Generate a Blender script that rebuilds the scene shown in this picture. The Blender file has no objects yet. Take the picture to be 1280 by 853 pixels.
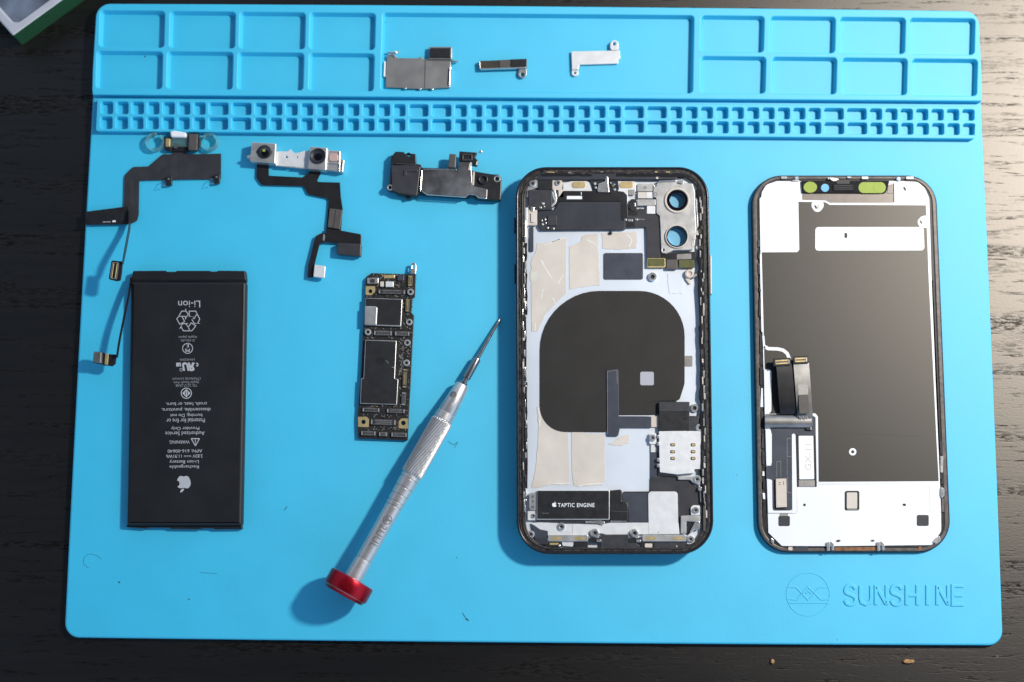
import bpy, bmesh, math, random
from mathutils import Vector, Matrix, Euler
from mathutils.geometry import tessellate_polygon
random.seed(7)
sc = bpy.context.scene
MM = 0.001
# ------------------------------------------------------------------ camera (50 mm lens, about half a metre above the bench)
CAM = Vector((-8.987, -91.07, 543.15))
ROT = Euler((0.1484, -0.0012, 0.0084), 'XYZ').to_matrix()
FPX = 1280 * 50 / 36
cd = bpy.data.cameras.new('camera'); cam = bpy.data.objects.new('camera', cd); sc.collection.objects.link(cam)
cam.location = CAM * MM; cam.rotation_euler = ROT.to_euler(); cd.lens = 50; cd.sensor_width = 36
cd.clip_start = 0.01; cd.clip_end = 20; sc.camera = cam

def U(x, y, z):
    """measured point of the photograph -> millimetres on the bench, at height z"""
    d = ROT @ Vector(((x - 640) / FPX, (426.5 - y) / FPX, -1))
    t = (z - CAM.z) / d.z
    return Vector((CAM.x + d.x * t, CAM.y + d.y * t, z))
cd.dof.use_dof = True; cd.dof.aperture_fstop = 5.0
_f = U(640, 520, 6); cd.dof.focus_distance = abs((ROT.transposed() @ (_f - CAM)).z) * MM
PX = 0.307      # mm per photo pixel, for small widths

# ------------------------------------------------------------------ materials
def mk(name, col, rough=.5, metal=0.0, var=.08, vs=400, bump=.0, bs=1500, spec=.5, coat=0, alpha=1.0, trans=0.0, stretch=(1, 1, 1), rvar=.08, sheen=0, aniso=0):
    m = bpy.data.materials.new(name); m.use_nodes = True
    nt = m.node_tree; b = nt.nodes['Principled BSDF']; N = nt.nodes.new; L = nt.links.new
    tc = N('ShaderNodeTexCoord'); mp = N('ShaderNodeMapping'); mp.inputs['Scale'].default_value = stretch
    L(tc.outputs['Object'], mp.inputs[0])
    n = N('ShaderNodeTexNoise'); n.inputs['Scale'].default_value = vs; n.inputs['Detail'].default_value = 4
    L(mp.outputs[0], n.inputs['Vector'])
    r = N('ShaderNodeValToRGB'); r.color_ramp.elements[0].position = .3; r.color_ramp.elements[1].position = .7
    r.color_ramp.elements[0].color = (*[max(0, c * (1 - var)) for c in col], 1)
    r.color_ramp.elements[1].color = (*[min(1, c * (1 + var)) for c in col], 1)
    L(n.outputs[0], r.inputs[0]); L(r.outputs[0], b.inputs['Base Color'])
    mr = N('ShaderNodeMapRange'); mr.inputs['To Min'].default_value = max(.03, rough - rvar); mr.inputs['To Max'].default_value = min(1, rough + rvar)
    L(n.outputs[0], mr.inputs[0]); L(mr.outputs[0], b.inputs['Roughness'])
    b.inputs['Metallic'].default_value = metal; b.inputs['Specular IOR Level'].default_value = spec
    b.inputs['Coat Weight'].default_value = coat; b.inputs['Alpha'].default_value = alpha
    b.inputs['Transmission Weight'].default_value = trans; b.inputs['Anisotropic'].default_value = aniso
    if bump:
        n2 = N('ShaderNodeTexNoise'); n2.inputs['Scale'].default_value = bs; n2.inputs['Detail'].default_value = 3
        L(mp.outputs[0], n2.inputs['Vector'])
        bp = N('ShaderNodeBump'); bp.inputs['Strength'].default_value = bump; bp.inputs['Distance'].default_value = .0002
        L(n2.outputs[0], bp.inputs['Height']); L(bp.outputs[0], b.inputs['Normal'])
    return m

def add_gloss(m, col, rough, mask=None, dist='BECKMANN'):
    """a broad satin sheen on top of the base shader"""
    nt = m.node_tree; N = nt.nodes.new; L = nt.links.new
    b = nt.nodes['Principled BSDF']; out = [n for n in nt.nodes if n.type == 'OUTPUT_MATERIAL'][0]
    g = N('ShaderNodeBsdfAnisotropic'); g.distribution = dist; g.inputs['Color'].default_value = (*col, 1); g.inputs['Roughness'].default_value = rough
    if mask is not None:
        mx = N('ShaderNodeMix'); mx.data_type = 'RGBA'; L(mask, mx.inputs[0]); mx.inputs[6].default_value = (*col, 1); mx.inputs[7].default_value = (*[c * .15 for c in col], 1); L(mx.outputs[2], g.inputs['Color'])
    if b.inputs['Normal'].is_linked: L(b.inputs['Normal'].links[0].from_socket, g.inputs['Normal'])
    a = N('ShaderNodeAddShader'); L(b.outputs[0], a.inputs[0]); L(g.outputs[0], a.inputs[1]); L(a.outputs[0], out.inputs['Surface'])
    return m

def mk_mat():
    m = mk('blue_silicone', (.034, .485, .70), rough=.55, var=.03, vs=45, bump=.22, bs=2600, spec=.3)
    nt = m.node_tree; b = nt.nodes['Principled BSDF']; N = nt.nodes.new; L = nt.links.new
    ramp = [n for n in nt.nodes if n.type == 'VALTORGB'][0]
    tc = [n for n in nt.nodes if n.type == 'TEX_COORD'][0]
    # specks of dirt: a few Voronoi cells carry a dot
    v = N('ShaderNodeTexVoronoi'); v.inputs['Scale'].default_value = 190; L(tc.outputs['Object'], v.inputs['Vector'])
    wn = N('ShaderNodeTexNoise'); wn.inputs['Scale'].default_value = 3000; L(tc.outputs['Object'], wn.inputs['Vector'])
    sepc = N('ShaderNodeSeparateColor'); L(v.outputs['Color'], sepc.inputs[0])
    lt = N('ShaderNodeMath'); lt.operation = 'MULTIPLY_ADD'; L(sepc.outputs[0], lt.inputs[0]); lt.inputs[1].default_value = -.55; lt.inputs[2].default_value = .145   # radius from cell's random
    ad = N('ShaderNodeMath'); ad.operation = 'MULTIPLY_ADD'; L(wn.outputs[0], ad.inputs[0]); ad.inputs[1].default_value = .12; L(v.outputs['Distance'], ad.inputs[2])
    cmp_ = N('ShaderNodeMath'); cmp_.operation = 'LESS_THAN'; L(ad.outputs[0], cmp_.inputs[0]); L(lt.outputs[0], cmp_.inputs[1])
    # faint smudges
    n3 = N('ShaderNodeTexNoise'); n3.inputs['Scale'].default_value = 24; n3.inputs['Detail'].default_value = 8; n3.inputs['Roughness'].default_value = .75
    L(tc.outputs['Object'], n3.inputs['Vector'])
    mr = N('ShaderNodeMapRange'); mr.inputs['From Min'].default_value = .58; mr.inputs['From Max'].default_value = .78; mr.inputs['To Max'].default_value = .3
    L(n3.outputs[0], mr.inputs[0])
    mx = N('ShaderNodeMix'); mx.data_type = 'RGBA'; L(mr.outputs[0], mx.inputs[0]); L(ramp.outputs[0], mx.inputs[6]); mx.inputs[7].default_value = (.03, .36, .56, 1)
    ml = N('ShaderNodeMath'); ml.operation = 'MULTIPLY'; L(cmp_.outputs[0], ml.inputs[0]); L(sepc.outputs[1], ml.inputs[1])
    mx2 = N('ShaderNodeMix'); mx2.data_type = 'RGBA'; L(ml.outputs[0], mx2.inputs[0]); L(mx.outputs[2], mx2.inputs[6]); mx2.inputs[7].default_value = (.02, .07, .10, 1)
    L(mx2.outputs[2], b.inputs['Base Color'])
    add_gloss(m, (.05, .036, .036), .58)
    return m

def mk_wood():
    m = bpy.data.materials.new('black_stained_wood'); m.use_nodes = True
    nt = m.node_tree; b = nt.nodes['Principled BSDF']; N = nt.nodes.new; L = nt.links.new
    tc = N('ShaderNodeTexCoord')
    def noise(scale, st, det=5, rough=.6, dist=0):
        mp = N('ShaderNodeMapping'); mp.inputs['Scale'].default_value = st; mp.inputs['Rotation'].default_value = (0, 0, math.radians(-1.5)); L(tc.outputs['Object'], mp.inputs[0])
        n = N('ShaderNodeTexNoise'); n.inputs['Scale'].default_value = scale; n.inputs['Detail'].default_value = det; n.inputs['Roughness'].default_value = rough; n.inputs['Distortion'].default_value = dist
        L(mp.outputs[0], n.inputs['Vector']); return n
    g = noise(9, (.9, 13, 1), 4, .55, .6)        # grain lines: long, bent, well apart
    p = noise(260, (1, 4, 1), 4, .7, .2)       # broken texture inside a grain line
    q = noise(60, (.7, 9, 1), 4, .65, .5)      # short dashes between
    p2 = noise(700, (1, 2, 1), 3, .6)
    rb = N('ShaderNodeValToRGB'); e = rb.color_ramp.elements; e[0].position = .3; e[0].color = (.0045, .004, .0035, 1); e[1].position = .75; e[1].color = (.010, .009, .008, 1)
    L(g.outputs[0], rb.inputs[0])
    band = N('ShaderNodeMapRange'); band.inputs['From Min'].default_value = .54; band.inputs['From Max'].default_value = .63; L(g.outputs[0], band.inputs[0])
    b2 = N('ShaderNodeMapRange'); b2.inputs['From Min'].default_value = .55; b2.inputs['From Max'].default_value = .64; L(q.outputs[0], b2.inputs[0])
    mxx = N('ShaderNodeMath'); mxx.operation = 'MAXIMUM'; L(band.outputs[0], mxx.inputs[0]); L(b2.outputs[0], mxx.inputs[1])
    br = N('ShaderNodeMapRange'); br.inputs['From Min'].default_value = .42; br.inputs['From Max'].default_value = .58; L(p.outputs[0], br.inputs[0])
    pore = N('ShaderNodeMath'); pore.operation = 'MULTIPLY'; L(mxx.outputs[0], pore.inputs[0]); L(br.outputs[0], pore.inputs[1])
    mx = N('ShaderNodeMix'); mx.data_type = 'RGBA'; L(pore.outputs[0], mx.inputs[0]); L(rb.outputs[0], mx.inputs[6]); mx.inputs[7].default_value = (.006, .005, .004, 1)
    # pale scuffs and dust
    d = N('ShaderNodeTexVoronoi'); d.inputs['Scale'].default_value = 110; L(tc.outputs['Object'], d.inputs['Vector'])
    sp = N('ShaderNodeSeparateColor'); L(d.outputs['Color'], sp.inputs[0])
    rad = N('ShaderNodeMath'); rad.operation = 'MULTIPLY_ADD'; L(sp.outputs[0], rad.inputs[0]); rad.inputs[1].default_value = -.6; rad.inputs[2].default_value = .13
    lt = N('ShaderNodeMath'); lt.operation = 'MULTIPLY_ADD'; L(p2.outputs[0], lt.inputs[0]); lt.inputs[1].default_value = .08; L(d.outputs['Distance'], lt.inputs[2])
    c = N('ShaderNodeMath'); c.operation = 'LESS_THAN'; L(lt.outputs[0], c.inputs[0]); L(rad.outputs[0], c.inputs[1])
    mx2 = N('ShaderNodeMix'); mx2.data_type = 'RGBA'; L(c.outputs[0], mx2.inputs[0]); L(mx.outputs[2], mx2.inputs[6]); mx2.inputs[7].default_value = (.12, .10, .08, 1)
    L(mx2.outputs[2], b.inputs['Base Color'])
    b.inputs['Roughness'].default_value = .9; b.inputs['Specular IOR Level'].default_value = .05
    h = N('ShaderNodeMath'); h.operation = 'MULTIPLY_ADD'; L(pore.outputs[0], h.inputs[0]); h.inputs[1].default_value = -1.6; L(p2.outputs[0], h.inputs[2])
    bp = N('ShaderNodeBump'); bp.inputs['Strength'].default_value = .12; bp.inputs['Distance'].default_value = .0002; L(h.outputs[0], bp.inputs['Height']); L(bp.outputs[0], b.inputs['Normal'])
    add_gloss(m, (.092, .085, .077), .44, pore.outputs[0])
    return m

M = dict(
    blue=mk_mat(), wood=mk_wood(),
    black=mk('black_plastic', (.014, .014, .015), .42, var=.2, bump=.1),
    mattblack=mk('matt_black_wrap', (.0105, .0108, .0115), .5, var=.12, vs=90, bump=.12, bs=900, spec=.4),
    flex=mk('flex_cable_grey', (.034, .033, .037), .42, var=.12, vs=200, spec=.5),
    flexblack=mk('flex_cable_black', (.014, .013, .014), .38, var=.15, vs=200, spec=.5),
    flexgloss=mk('flex_cable_glossy', (.34, .33, .31), .4, metal=.8, var=.2, vs=150, spec=.6),
    stiff=mk('stiffener_brown_grey', (.085, .075, .065), .45, var=.1),
    darkgrey=mk('dark_grey_plastic', (.035, .035, .039), .45, var=.12, bump=.08),
    slate=mk('slate_blue_plastic', (.05, .056, .07), .4, var=.1, vs=200),
    navy=mk('navy_mesh', (.028, .03, .038), .45, var=.1, vs=100),
    silver=mk('stamped_steel', (.62, .61, .58), .38, metal=.75, var=.08, vs=300, bump=.1, bs=1200),
    bright=mk('bright_steel', (.85, .84, .80), .25, metal=.85, var=.1, vs=300),
    nickel=mk('dull_nickel', (.36, .345, .32), .42, metal=.7, var=.06, vs=200, bump=.15, bs=1500),
    smudged=mk('smudged_steel', (.27, .27, .27), .3, metal=.8, var=.45, vs=130, rvar=.18),
    paint=mk('pale_bracket', (.78, .775, .75), .42, metal=.3, var=.04),
    gold=mk('gold_plating', (.62, .48, .22), .4, metal=.6, var=.15),
    cream=mk('cream_adhesive', (.62, .555, .47), .5, var=.08, vs=90, bump=.35, bs=300, spec=.4),
    bronze=mk('bronze_film', (.065, .056, .042), .4, metal=.3, var=.15),
    greylabel=mk('grey_window', (.42, .41, .44), .5, var=.03),
    wrinkle_light=mk('painted_wrinkle_highlight', (.74, .70, .62), .4, var=.05, spec=.5),
    tan=mk('tan_pad', (.60, .52, .43), .6, var=.05),
    label=mk('white_label', (.82, .82, .80), .55, var=.02),
    faint=mk('faint_print', (.62, .60, .50), .6, var=.03),
    plate=mk('pale_blue_plate', (.68, .725, .765), .45, metal=.25, var=.06, vs=35, bump=.05, spec=.5),
    shield=mk('white_shield_film', (.80, .81, .81), .45, metal=.1, var=.015, vs=50, bump=.05),
    graphite=mk('graphite_sheet', (.020, .020, .019), .6, spec=.12, var=.12, vs=1400, bump=.035, bs=2400, stretch=(1, .6, 1)),
    notch=mk('brown_grey_foil', (.20, .175, .155), .42, metal=.5, var=.05),
    bezel=mk('bezel_brown_grey', (.12, .10, .088), .4, metal=.35, var=.25, vs=500),
    coil=mk('charging_coil_sheet', (.022, .0195, .016), .55, var=.08, vs=120, bump=.12, bs=500, spec=.35),
    rim=mk('anodised_black', (.018, .018, .021), .24, metal=.3, var=.15, vs=400, spec=.6),
    modblack=mk('sensor_module_black', (.012, .012, .013), .65, var=.2, spec=.15),
    gasket=mk('worn_gasket', (.042, .036, .031), .45, metal=.3, var=.85, vs=700, bump=.5, bs=1200),
    green=mk('green_sticker', (.30, .38, .045), .55, var=.08),
    olive=mk('olive_film', (.10, .10, .03), .4, var=.2),
    sky=mk('blue_glass', (.22, .52, .72), .2, var=.05),
    alu=mk('satin_aluminium', (.62, .59, .55), .34, metal=.75, var=.03, vs=700, aniso=.3),
    knurl=mk('knurled_aluminium', (.60, .57, .53), .3, metal=.75, var=.04, vs=700),
    steel=mk('tool_steel', (.34, .33, .32), .22, metal=.95, var=.1, vs=400),
    red=mk('red_anodised', (.42, .008, .018), .28, metal=.75, var=.08, vs=500),
    rededge=mk('worn_red_edge', (.55, .25, .22), .35, metal=.7, var=.3),
    ink=mk('laser_engraving', (.13, .13, .13), .6),
    print_=mk('pale_grey_print', (.44, .44, .44), .6, var=.05),
    printdim=mk('grey_print_small', (.25, .25, .25), .6, var=.05),
    pcb=mk('black_circuit_board', (.022, .021, .019), .4, var=.3, vs=700, bump=.3, bs=1800),
    chip=mk('chip_dark', (.017, .017, .018), .45, var=.08, vs=300, bump=.05),
    pad=mk('gold_screw_pad', (.55, .42, .20), .45, metal=.5, var=.1),
    solder=mk('solder', (.55, .54, .50), .35, metal=.7, var=.25, vs=1500),
    ceramic=mk('ceramic_component', (.16, .12, .085), .45, var=.4, vs=900),
    clear=mk('clear_plastic', (.55, .85, .80), .08, trans=.9, var=.03, spec=.5),
    lens=mk('lens_glass', (.004, .004, .006), .06, var=.1, spec=.9, coat=.6),
    copper=mk('copper_strip', (.26, .13, .06), .4, metal=.4, var=.4, vs=500),
    pink=mk('pink_sensor', (.62, .42, .36), .4, metal=.2, var=.06),
    greenbox=mk('green_card', (.012, .075, .028), .55, var=.06),
    whitecard=mk('white_card', (.48, .48, .50), .5, var=.06, vs=100),
    blurgrey=mk('grey_contents', (.22, .26, .33), .3, var=.7, vs=55, metal=.2, spec=.6),
    chipwood=mk('wood_chip', (.42, .22, .08), .7, var=.4, vs=900, bump=.6),
    fibre=mk('dark_fibre', (.03, .05, .07), .7),
)

add_gloss(M['graphite'], (.047, .044, .040), .42)
# ------------------------------------------------------------------ objects
ORI = {}
def place(o, parent):
    sc.collection.objects.link(o)
    if parent: o.parent = parent
def thing(name, label, cat, x, y, z=2.5, group=None):
    o = bpy.data.objects.new(name, None); sc.collection.objects.link(o)
    o.empty_display_size = .005
    p = U(x, y, z); o.location = p * MM; o['label'] = label; o['category'] = cat
    if group: o['group'] = group
    ORI[o] = p
    return o
def origin(par):
    while par is not None and par not in ORI: par = par.parent
    return ORI.get(par, Vector((0, 0, 0)))
def mesh_obj(name, verts, faces, mat, parent, smooth=None):
    og = origin(parent)
    me = bpy.data.meshes.new(name); me.from_pydata([((v[0] - og.x) * MM, (v[1] - og.y) * MM, (v[2] - og.z) * MM) for v in verts], [], faces)
    bm = bmesh.new(); bm.from_mesh(me); bmesh.ops.recalc_face_normals(bm, faces=bm.faces); bm.to_mesh(me); bm.free()
    me.materials.append(mat)
    if smooth is not None:
        for p in me.polygons: p.use_smooth = True
        me.set_sharp_from_angle(angle=math.radians(smooth))
    o = bpy.data.objects.new(name, me); place(o, parent)
    return o

def fillet(pts, r, seg=5):
    """pts: (x,y) or (x,y,r_i) -> list with rounded corners"""
    out = []; n = len(pts)
    for i in range(n):
        p = Vector(pts[i][:2]); ri = pts[i][2] if len(pts[i]) > 2 else r
        a = Vector(pts[i - 1][:2]) - p; b = Vector(pts[(i + 1) % n][:2]) - p
        la, lb = a.length, b.length
        if ri <= 0 or la < 1e-6 or lb < 1e-6: out.append((p.x, p.y)); continue
        a /= la; b /= lb; ang = math.acos(max(-1, min(1, a.dot(b))))
        if ang > 3.05 or ang < .1: out.append((p.x, p.y)); continue
        d = min(ri / math.tan(ang / 2), la * .49, lb * .49); rr = d * math.tan(ang / 2)
        c = p + (a + b).normalized() * (rr / math.sin(ang / 2))
        s = p + a * d; e = p + b * d
        a0 = math.atan2(s.y - c.y, s.x - c.x); a1 = math.atan2(e.y - c.y, e.x - c.x)
        da = (a1 - a0 + math.pi) % (2 * math.pi) - math.pi
        k = max(2, int(seg * abs(da) / 1.5) + 1)
        for j in range(k + 1):
            t = a0 + da * j / k; out.append((c.x + rr * math.cos(t), c.y + rr * math.sin(t)))
    return out
def R(x0, y0, x1, y1, r=1.0, seg=4): return fillet([(x0, y0), (x1, y0), (x1, y1), (x0, y1)], r, seg)
def RR(cx, cy, w, h, ang=0, r=.6):
    ca, sa = math.cos(math.radians(ang)), math.sin(math.radians(ang))
    return [(cx + x * ca - y * sa, cy + x * sa + y * ca) for x, y in R(-w / 2, -h / 2, w / 2, h / 2, r)]
def Cc(cx, cy, r, n=24, ry=None, a0=0): return [(cx + r * math.cos(a0 + 2 * math.pi * i / n), cy + (ry or r) * math.sin(a0 + 2 * math.pi * i / n)) for i in range(n)]
def stroke(pts, w, closed=False):
    """closed outline of a polyline w pixels wide"""
    P = [Vector(p) for p in pts]; n = len(P); Lf = []; Rt = []
    for i in range(n):
        d0 = (P[i] - P[i - 1]).normalized() if i > 0 else None
        d1 = (P[i + 1] - P[i]).normalized() if i < n - 1 else None
        d0 = d0 or d1; d1 = d1 or d0
        nn = Vector((-(d0 + d1).y, (d0 + d1).x)); nn = nn.normalized() if nn.length > 1e-6 else Vector((-d0.y, d0.x))
        k = max(.5, nn.dot(Vector((-d0.y, d0.x))))
        Lf.append(P[i] + nn * (w / 2 / k)); Rt.append(P[i] - nn * (w / 2 / k))
    return [tuple(p) for p in Lf] + [tuple(p) for p in reversed(Rt)]

def area2(l): return sum(l[i - 1].x * l[i].y - l[i].x * l[i - 1].y for i in range(len(l)))
def clean(l):
    out = []
    for p in l:
        if not out or (p - out[-1]).length > 1e-4: out.append(p)
    while len(out) > 3 and (out[0] - out[-1]).length < 1e-4: out.pop()
    return out
def inset(l, d):
    n = len(l); out = []
    for i in range(n):
        a = (l[i] - l[i - 1]).normalized(); b = (l[(i + 1) % n] - l[i]).normalized()
        na = Vector((-a.y, a.x)); nb = Vector((-b.y, b.x)); m = na + nb
        if m.length < 1e-6: m = na
        m.normalize(); k = max(.4, m.dot(na)); out.append(l[i] + m * (d / k))
    return out
def slab_geo(outer, z0, z1, holes=(), bev=0.0, draft=0.0, world=False, odraft=0.0, bottom=True, bseg=0):
    conv = (lambda p: Vector((p[0], p[1]))) if world else (lambda p: U(p[0], p[1], z1).xy)
    loops = [clean([conv(p) for p in l]) for l in [outer] + list(holes)]
    if area2(loops[0]) < 0: loops[0].reverse()
    for i in range(1, len(loops)):
        if area2(loops[i]) > 0: loops[i].reverse()
    rings = []
    bev = min(bev, (z1 - z0) * .8)
    for li, l in enumerate(loops):
        rs = [(z0, inset(l, -draft) if (li and draft) else (inset(l, -odraft) if odraft and not li else l))]
        if bseg and bev > 0: rs += [(z1 - bev + bev * math.sin(t), inset(l, bev * (1 - math.cos(t)))) for t in [math.pi / 2 * q / bseg for q in range(bseg + 1)]] + [None]
        elif bev > 0: rs += [(z1 - bev, l), (z1 - bev * .3, inset(l, bev * .3)), (z1, inset(l, bev))]
        else: rs += [(z1, l)]
        rings.append(rs)
    V = []; F = []; starts = []
    for rs in rings:
        dup = rs[-1] is None
        if dup: rs[-1] = rs[-2]
        st = []
        for z, l in rs:
            st.append(len(V)); V += [(p.x, p.y, z) for p in l]
        n = len(rs[0][1])
        for k in range(len(rs) - (2 if dup else 1)):
            for i in range(n):
                j = (i + 1) % n; F.append((st[k] + i, st[k] + j, st[k + 1] + j, st[k + 1] + i))
        starts.append(st)
    for which in ((0, -1) if bottom else (-1,)):
        polys = [[Vector((p.x, p.y, 0)) for p in rs[which][1]] for rs in rings]
        idx = []
        for st, rs in zip(starts, rings): idx += [st[which] + i for i in range(len(rs[0][1]))]
        for t in tessellate_polygon(polys): F.append(tuple(idx[i] for i in t))
    return V, F
def slab(name, par, mat, outer, z0, z1, holes=(), bev=0.0, draft=0.0, world=False, label=None, odraft=0.0, bottom=True, bseg=0):
    V, F = slab_geo(outer, z0, z1, holes, bev, draft, world, odraft, bottom, bseg)
    o = mesh_obj(name, V, F, M[mat] if isinstance(mat, str) else mat, par, smooth=None if bev == 0 else 20)
    if label: o['label'] = label
    return o
def slabs(name, par, mat, outers, z0, z1, bev=0.0):
    """one part whose surface carries several separate marks or islands"""
    V = []; F = []
    for l in outers:
        v, f = slab_geo(l, z0, z1, (), bev); k = len(V); V += v; F += [tuple(i + k for i in t) for t in f]
    return mesh_obj(name, V, F, M[mat], par)

def lathe(name, par, mat, A, B, prof, n=48, rf=None, smooth=35, cap=True):
    """prof: (distance from A along the axis in mm, radius)"""
    A = Vector(A); ax = (Vector(B) - A).normalized()
    side = ax.cross(Vector((0, 0, 1))).normalized() if abs(ax.z) < .99 else Vector((1, 0, 0)); up = side.cross(ax)
    V = []; F = []
    for s, r in prof:
        for i in range(n):
            t = 2 * math.pi * i / n; q = r if rf is None else rf(s, t, r)
            V.append(A + ax * s + (side * math.cos(t) + up * math.sin(t)) * q)
    m = len(prof)
    for k in range(m - 1):
        for i in range(n):
            j = (i + 1) % n; F.append((k * n + i, k * n + j, (k + 1) * n + j, (k + 1) * n + i))
    if cap: F.append(tuple(range(n))[::-1]); F.append(tuple((m - 1) * n + i for i in range(n)))
    return mesh_obj(name, V, F, M[mat] if isinstance(mat, str) else mat, par, smooth=smooth)
def vlathe(name, par, mat, x, y, prof, n=28, smooth=35):
    """turned part standing upright at photo point; prof: (height z, radius mm)"""
    p = U(x, y, prof[-1][0]); A = Vector((p.x, p.y, 0))
    return lathe(name, par, mat, A, A + Vector((0, 0, 1)), prof, n, smooth=smooth)
def tube(name, par, mat, pts, r, n=8, closed=False):
    P = [Vector(p) for p in pts]; V = []; F = []; m = len(P)
    for i in range(m):
        d = (P[(i + 1) % m] - P[i - 1]) if closed else (P[min(i + 1, m - 1)] - P[max(i - 1, 0)])
        d.normalize(); s = d.cross(Vector((0, 0, 1)));
        s = s.normalized() if s.length > .05 else Vector((1, 0, 0)); u = s.cross(d)
        for k in range(n):
            t = 2 * math.pi * k / n; V.append(P[i] + (s * math.cos(t) + u * math.sin(t)) * r)
    for i in range(m if closed else m - 1):
        for k in range(n):
            F.append((i * n + k, i * n + (k + 1) % n, ((i + 1) % m) * n + (k + 1) % n, ((i + 1) % m) * n + k))
    if not closed: F.append(tuple(range(n))); F.append(tuple((m - 1) * n + k for k in range(n)))
    return mesh_obj(name, V, F, mat if not isinstance(mat, str) else M[mat], par, smooth=40)
def smoothpath(pts, k=8):
    P = [Vector(p) for p in pts]; out = []
    for i in range(len(P) - 1):
        a, b = P[i], P[i + 1]; p0 = P[i - 1] if i else a * 2 - b; p3 = P[i + 2] if i + 2 < len(P) else b * 2 - a
        for j in range(k):
            t = j / k; out.append(.5 * ((2 * a) + (b - p0) * t + (2 * p0 - 5 * a + 4 * b - p3) * t * t + (3 * a - p0 - 3 * b + p3) * t ** 3))
    out.append(P[-1]); return out
def strip(name, par, mat, pts, wv, th=.12, k=8):
    """thin ribbon; pts mm, wv: half-width vector(s)"""
    P = smoothpath(pts, k); V = []; F = []; n = len(P)
    W = [Vector(w) for w in wv] if isinstance(wv, list) else [Vector(wv)] * len(pts)
    for i in range(n):
        q = i / k; a = min(int(q), len(W) - 1); b = min(a + 1, len(W) - 1); w = W[a].lerp(W[b], q - int(q))
        t = (P[min(i + 1, n - 1)] - P[max(i - 1, 0)]).normalized(); nn = t.cross(w).normalized() * (th / 2)
        V += [P[i] - w - nn, P[i] + w - nn, P[i] + w + nn, P[i] - w + nn]
    for i in range(n - 1):
        for j in range(4): F.append((4 * i + j, 4 * i + (j + 1) % 4, 4 * i + 4 + (j + 1) % 4, 4 * i + 4 + j))
    F.append((0, 1, 2, 3)); F.append((4 * n - 4, 4 * n - 3, 4 * n - 2, 4 * n - 1))
    return mesh_obj(name, V, F, M[mat], par, smooth=40)

def text_geo(s, spacing=1.0, bold=0.0):
    cu = bpy.data.curves.new('t', 'FONT'); cu.body = s; cu.size = 1; cu.space_character = spacing; cu.offset = bold; cu.resolution_u = 4; cu.extrude = .5
    ob = bpy.data.objects.new('t', cu); sc.collection.objects.link(ob); bpy.context.view_layer.update()
    me = bpy.data.meshes.new_from_object(ob.evaluated_get(bpy.context.evaluated_depsgraph_get()))
    V = [v.co.copy() for v in me.vertices]; F = [tuple(p.vertices) for p in me.polygons]
    bpy.data.objects.remove(ob); bpy.data.curves.remove(cu); bpy.data.meshes.remove(me)
    x0 = min(v.x for v in V); x1 = max(v.x for v in V); y0 = min(v.y for v in V); y1 = max(v.y for v in V)
    return [Vector(((v.x - (x0 + x1) / 2) / (x1 - x0), (v.y - (y0 + y1) / 2) / (y1 - y0), v.z)) for v in V], F
def text(name, par, mat, s, cx, cy, w, h, z, ang=0, th=.03, mirror=False, bold=0.0, spacing=1.0, shear=0):
    """print lying on a surface at height z; ang = degrees anticlockwise in the picture"""
    V, F = text_geo(s, spacing, bold); ca, sa = math.cos(math.radians(ang)), math.sin(math.radians(ang)); out = []
    for v in V:
        x = v.x * w * (-1 if mirror else 1) + v.y * h * shear; y = v.y * h
        X = x * ca - y * sa; Y = x * sa + y * ca
        p = U(cx + X, cy - Y, z); out.append((p.x, p.y, z + (v.z + .5) * th))
    return mesh_obj(name, out, F, M[mat], par)
def disc_screw(par, x, y, r, z, h=.6, mat='bright', name='screw', socket=True):
    rr = r * PX
    o = vlathe(name, par, mat, x, y, [(z, rr), (z + h * .6, rr), (z + h, rr * .82), (z + h, rr * .5), (z + h * .45, rr * .42), (z + h * .4, .01)], 20)
    if socket:
        slab('socket', o, 'black', Cc(x, y, r * .36, 8), z + h * .35, z + h * .55)
    return o
def standoff(par, x, y, r, z, h=.8, mat='silver', name='screw_post'):
    rr = r * PX
    o = vlathe(name, par, mat, x, y, [(z, rr), (z + h * .8, rr), (z + h, rr * .85), (z + h, rr * .5), (z + h * .3, rr * .45), (z + h * .25, .01)], 20)
    slab('bore', o, 'black', Cc(x, y, r * .42, 10), z + h * .2, z + h * .4)
    return o
# ------------------------------------------------------------------ table, light
def box_mesh(name, x0, y0, z0, x1, y1, z1, mat, parent=None):
    V = [(x0, y0, z0), (x1, y0, z0), (x1, y1, z0), (x0, y1, z0), (x0, y0, z1), (x1, y0, z1), (x1, y1, z1), (x0, y1, z1)]
    F = [(0, 1, 2, 3), (4, 5, 6, 7), (0, 1, 5, 4), (1, 2, 6, 5), (2, 3, 7, 6), (3, 0, 4, 7)]
    return mesh_obj(name, V, F, M[mat], parent)
tb = box_mesh('table_surface', -700, -500, -25, 700, 600, 0, 'wood'); tb['kind'] = 'structure'

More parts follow.
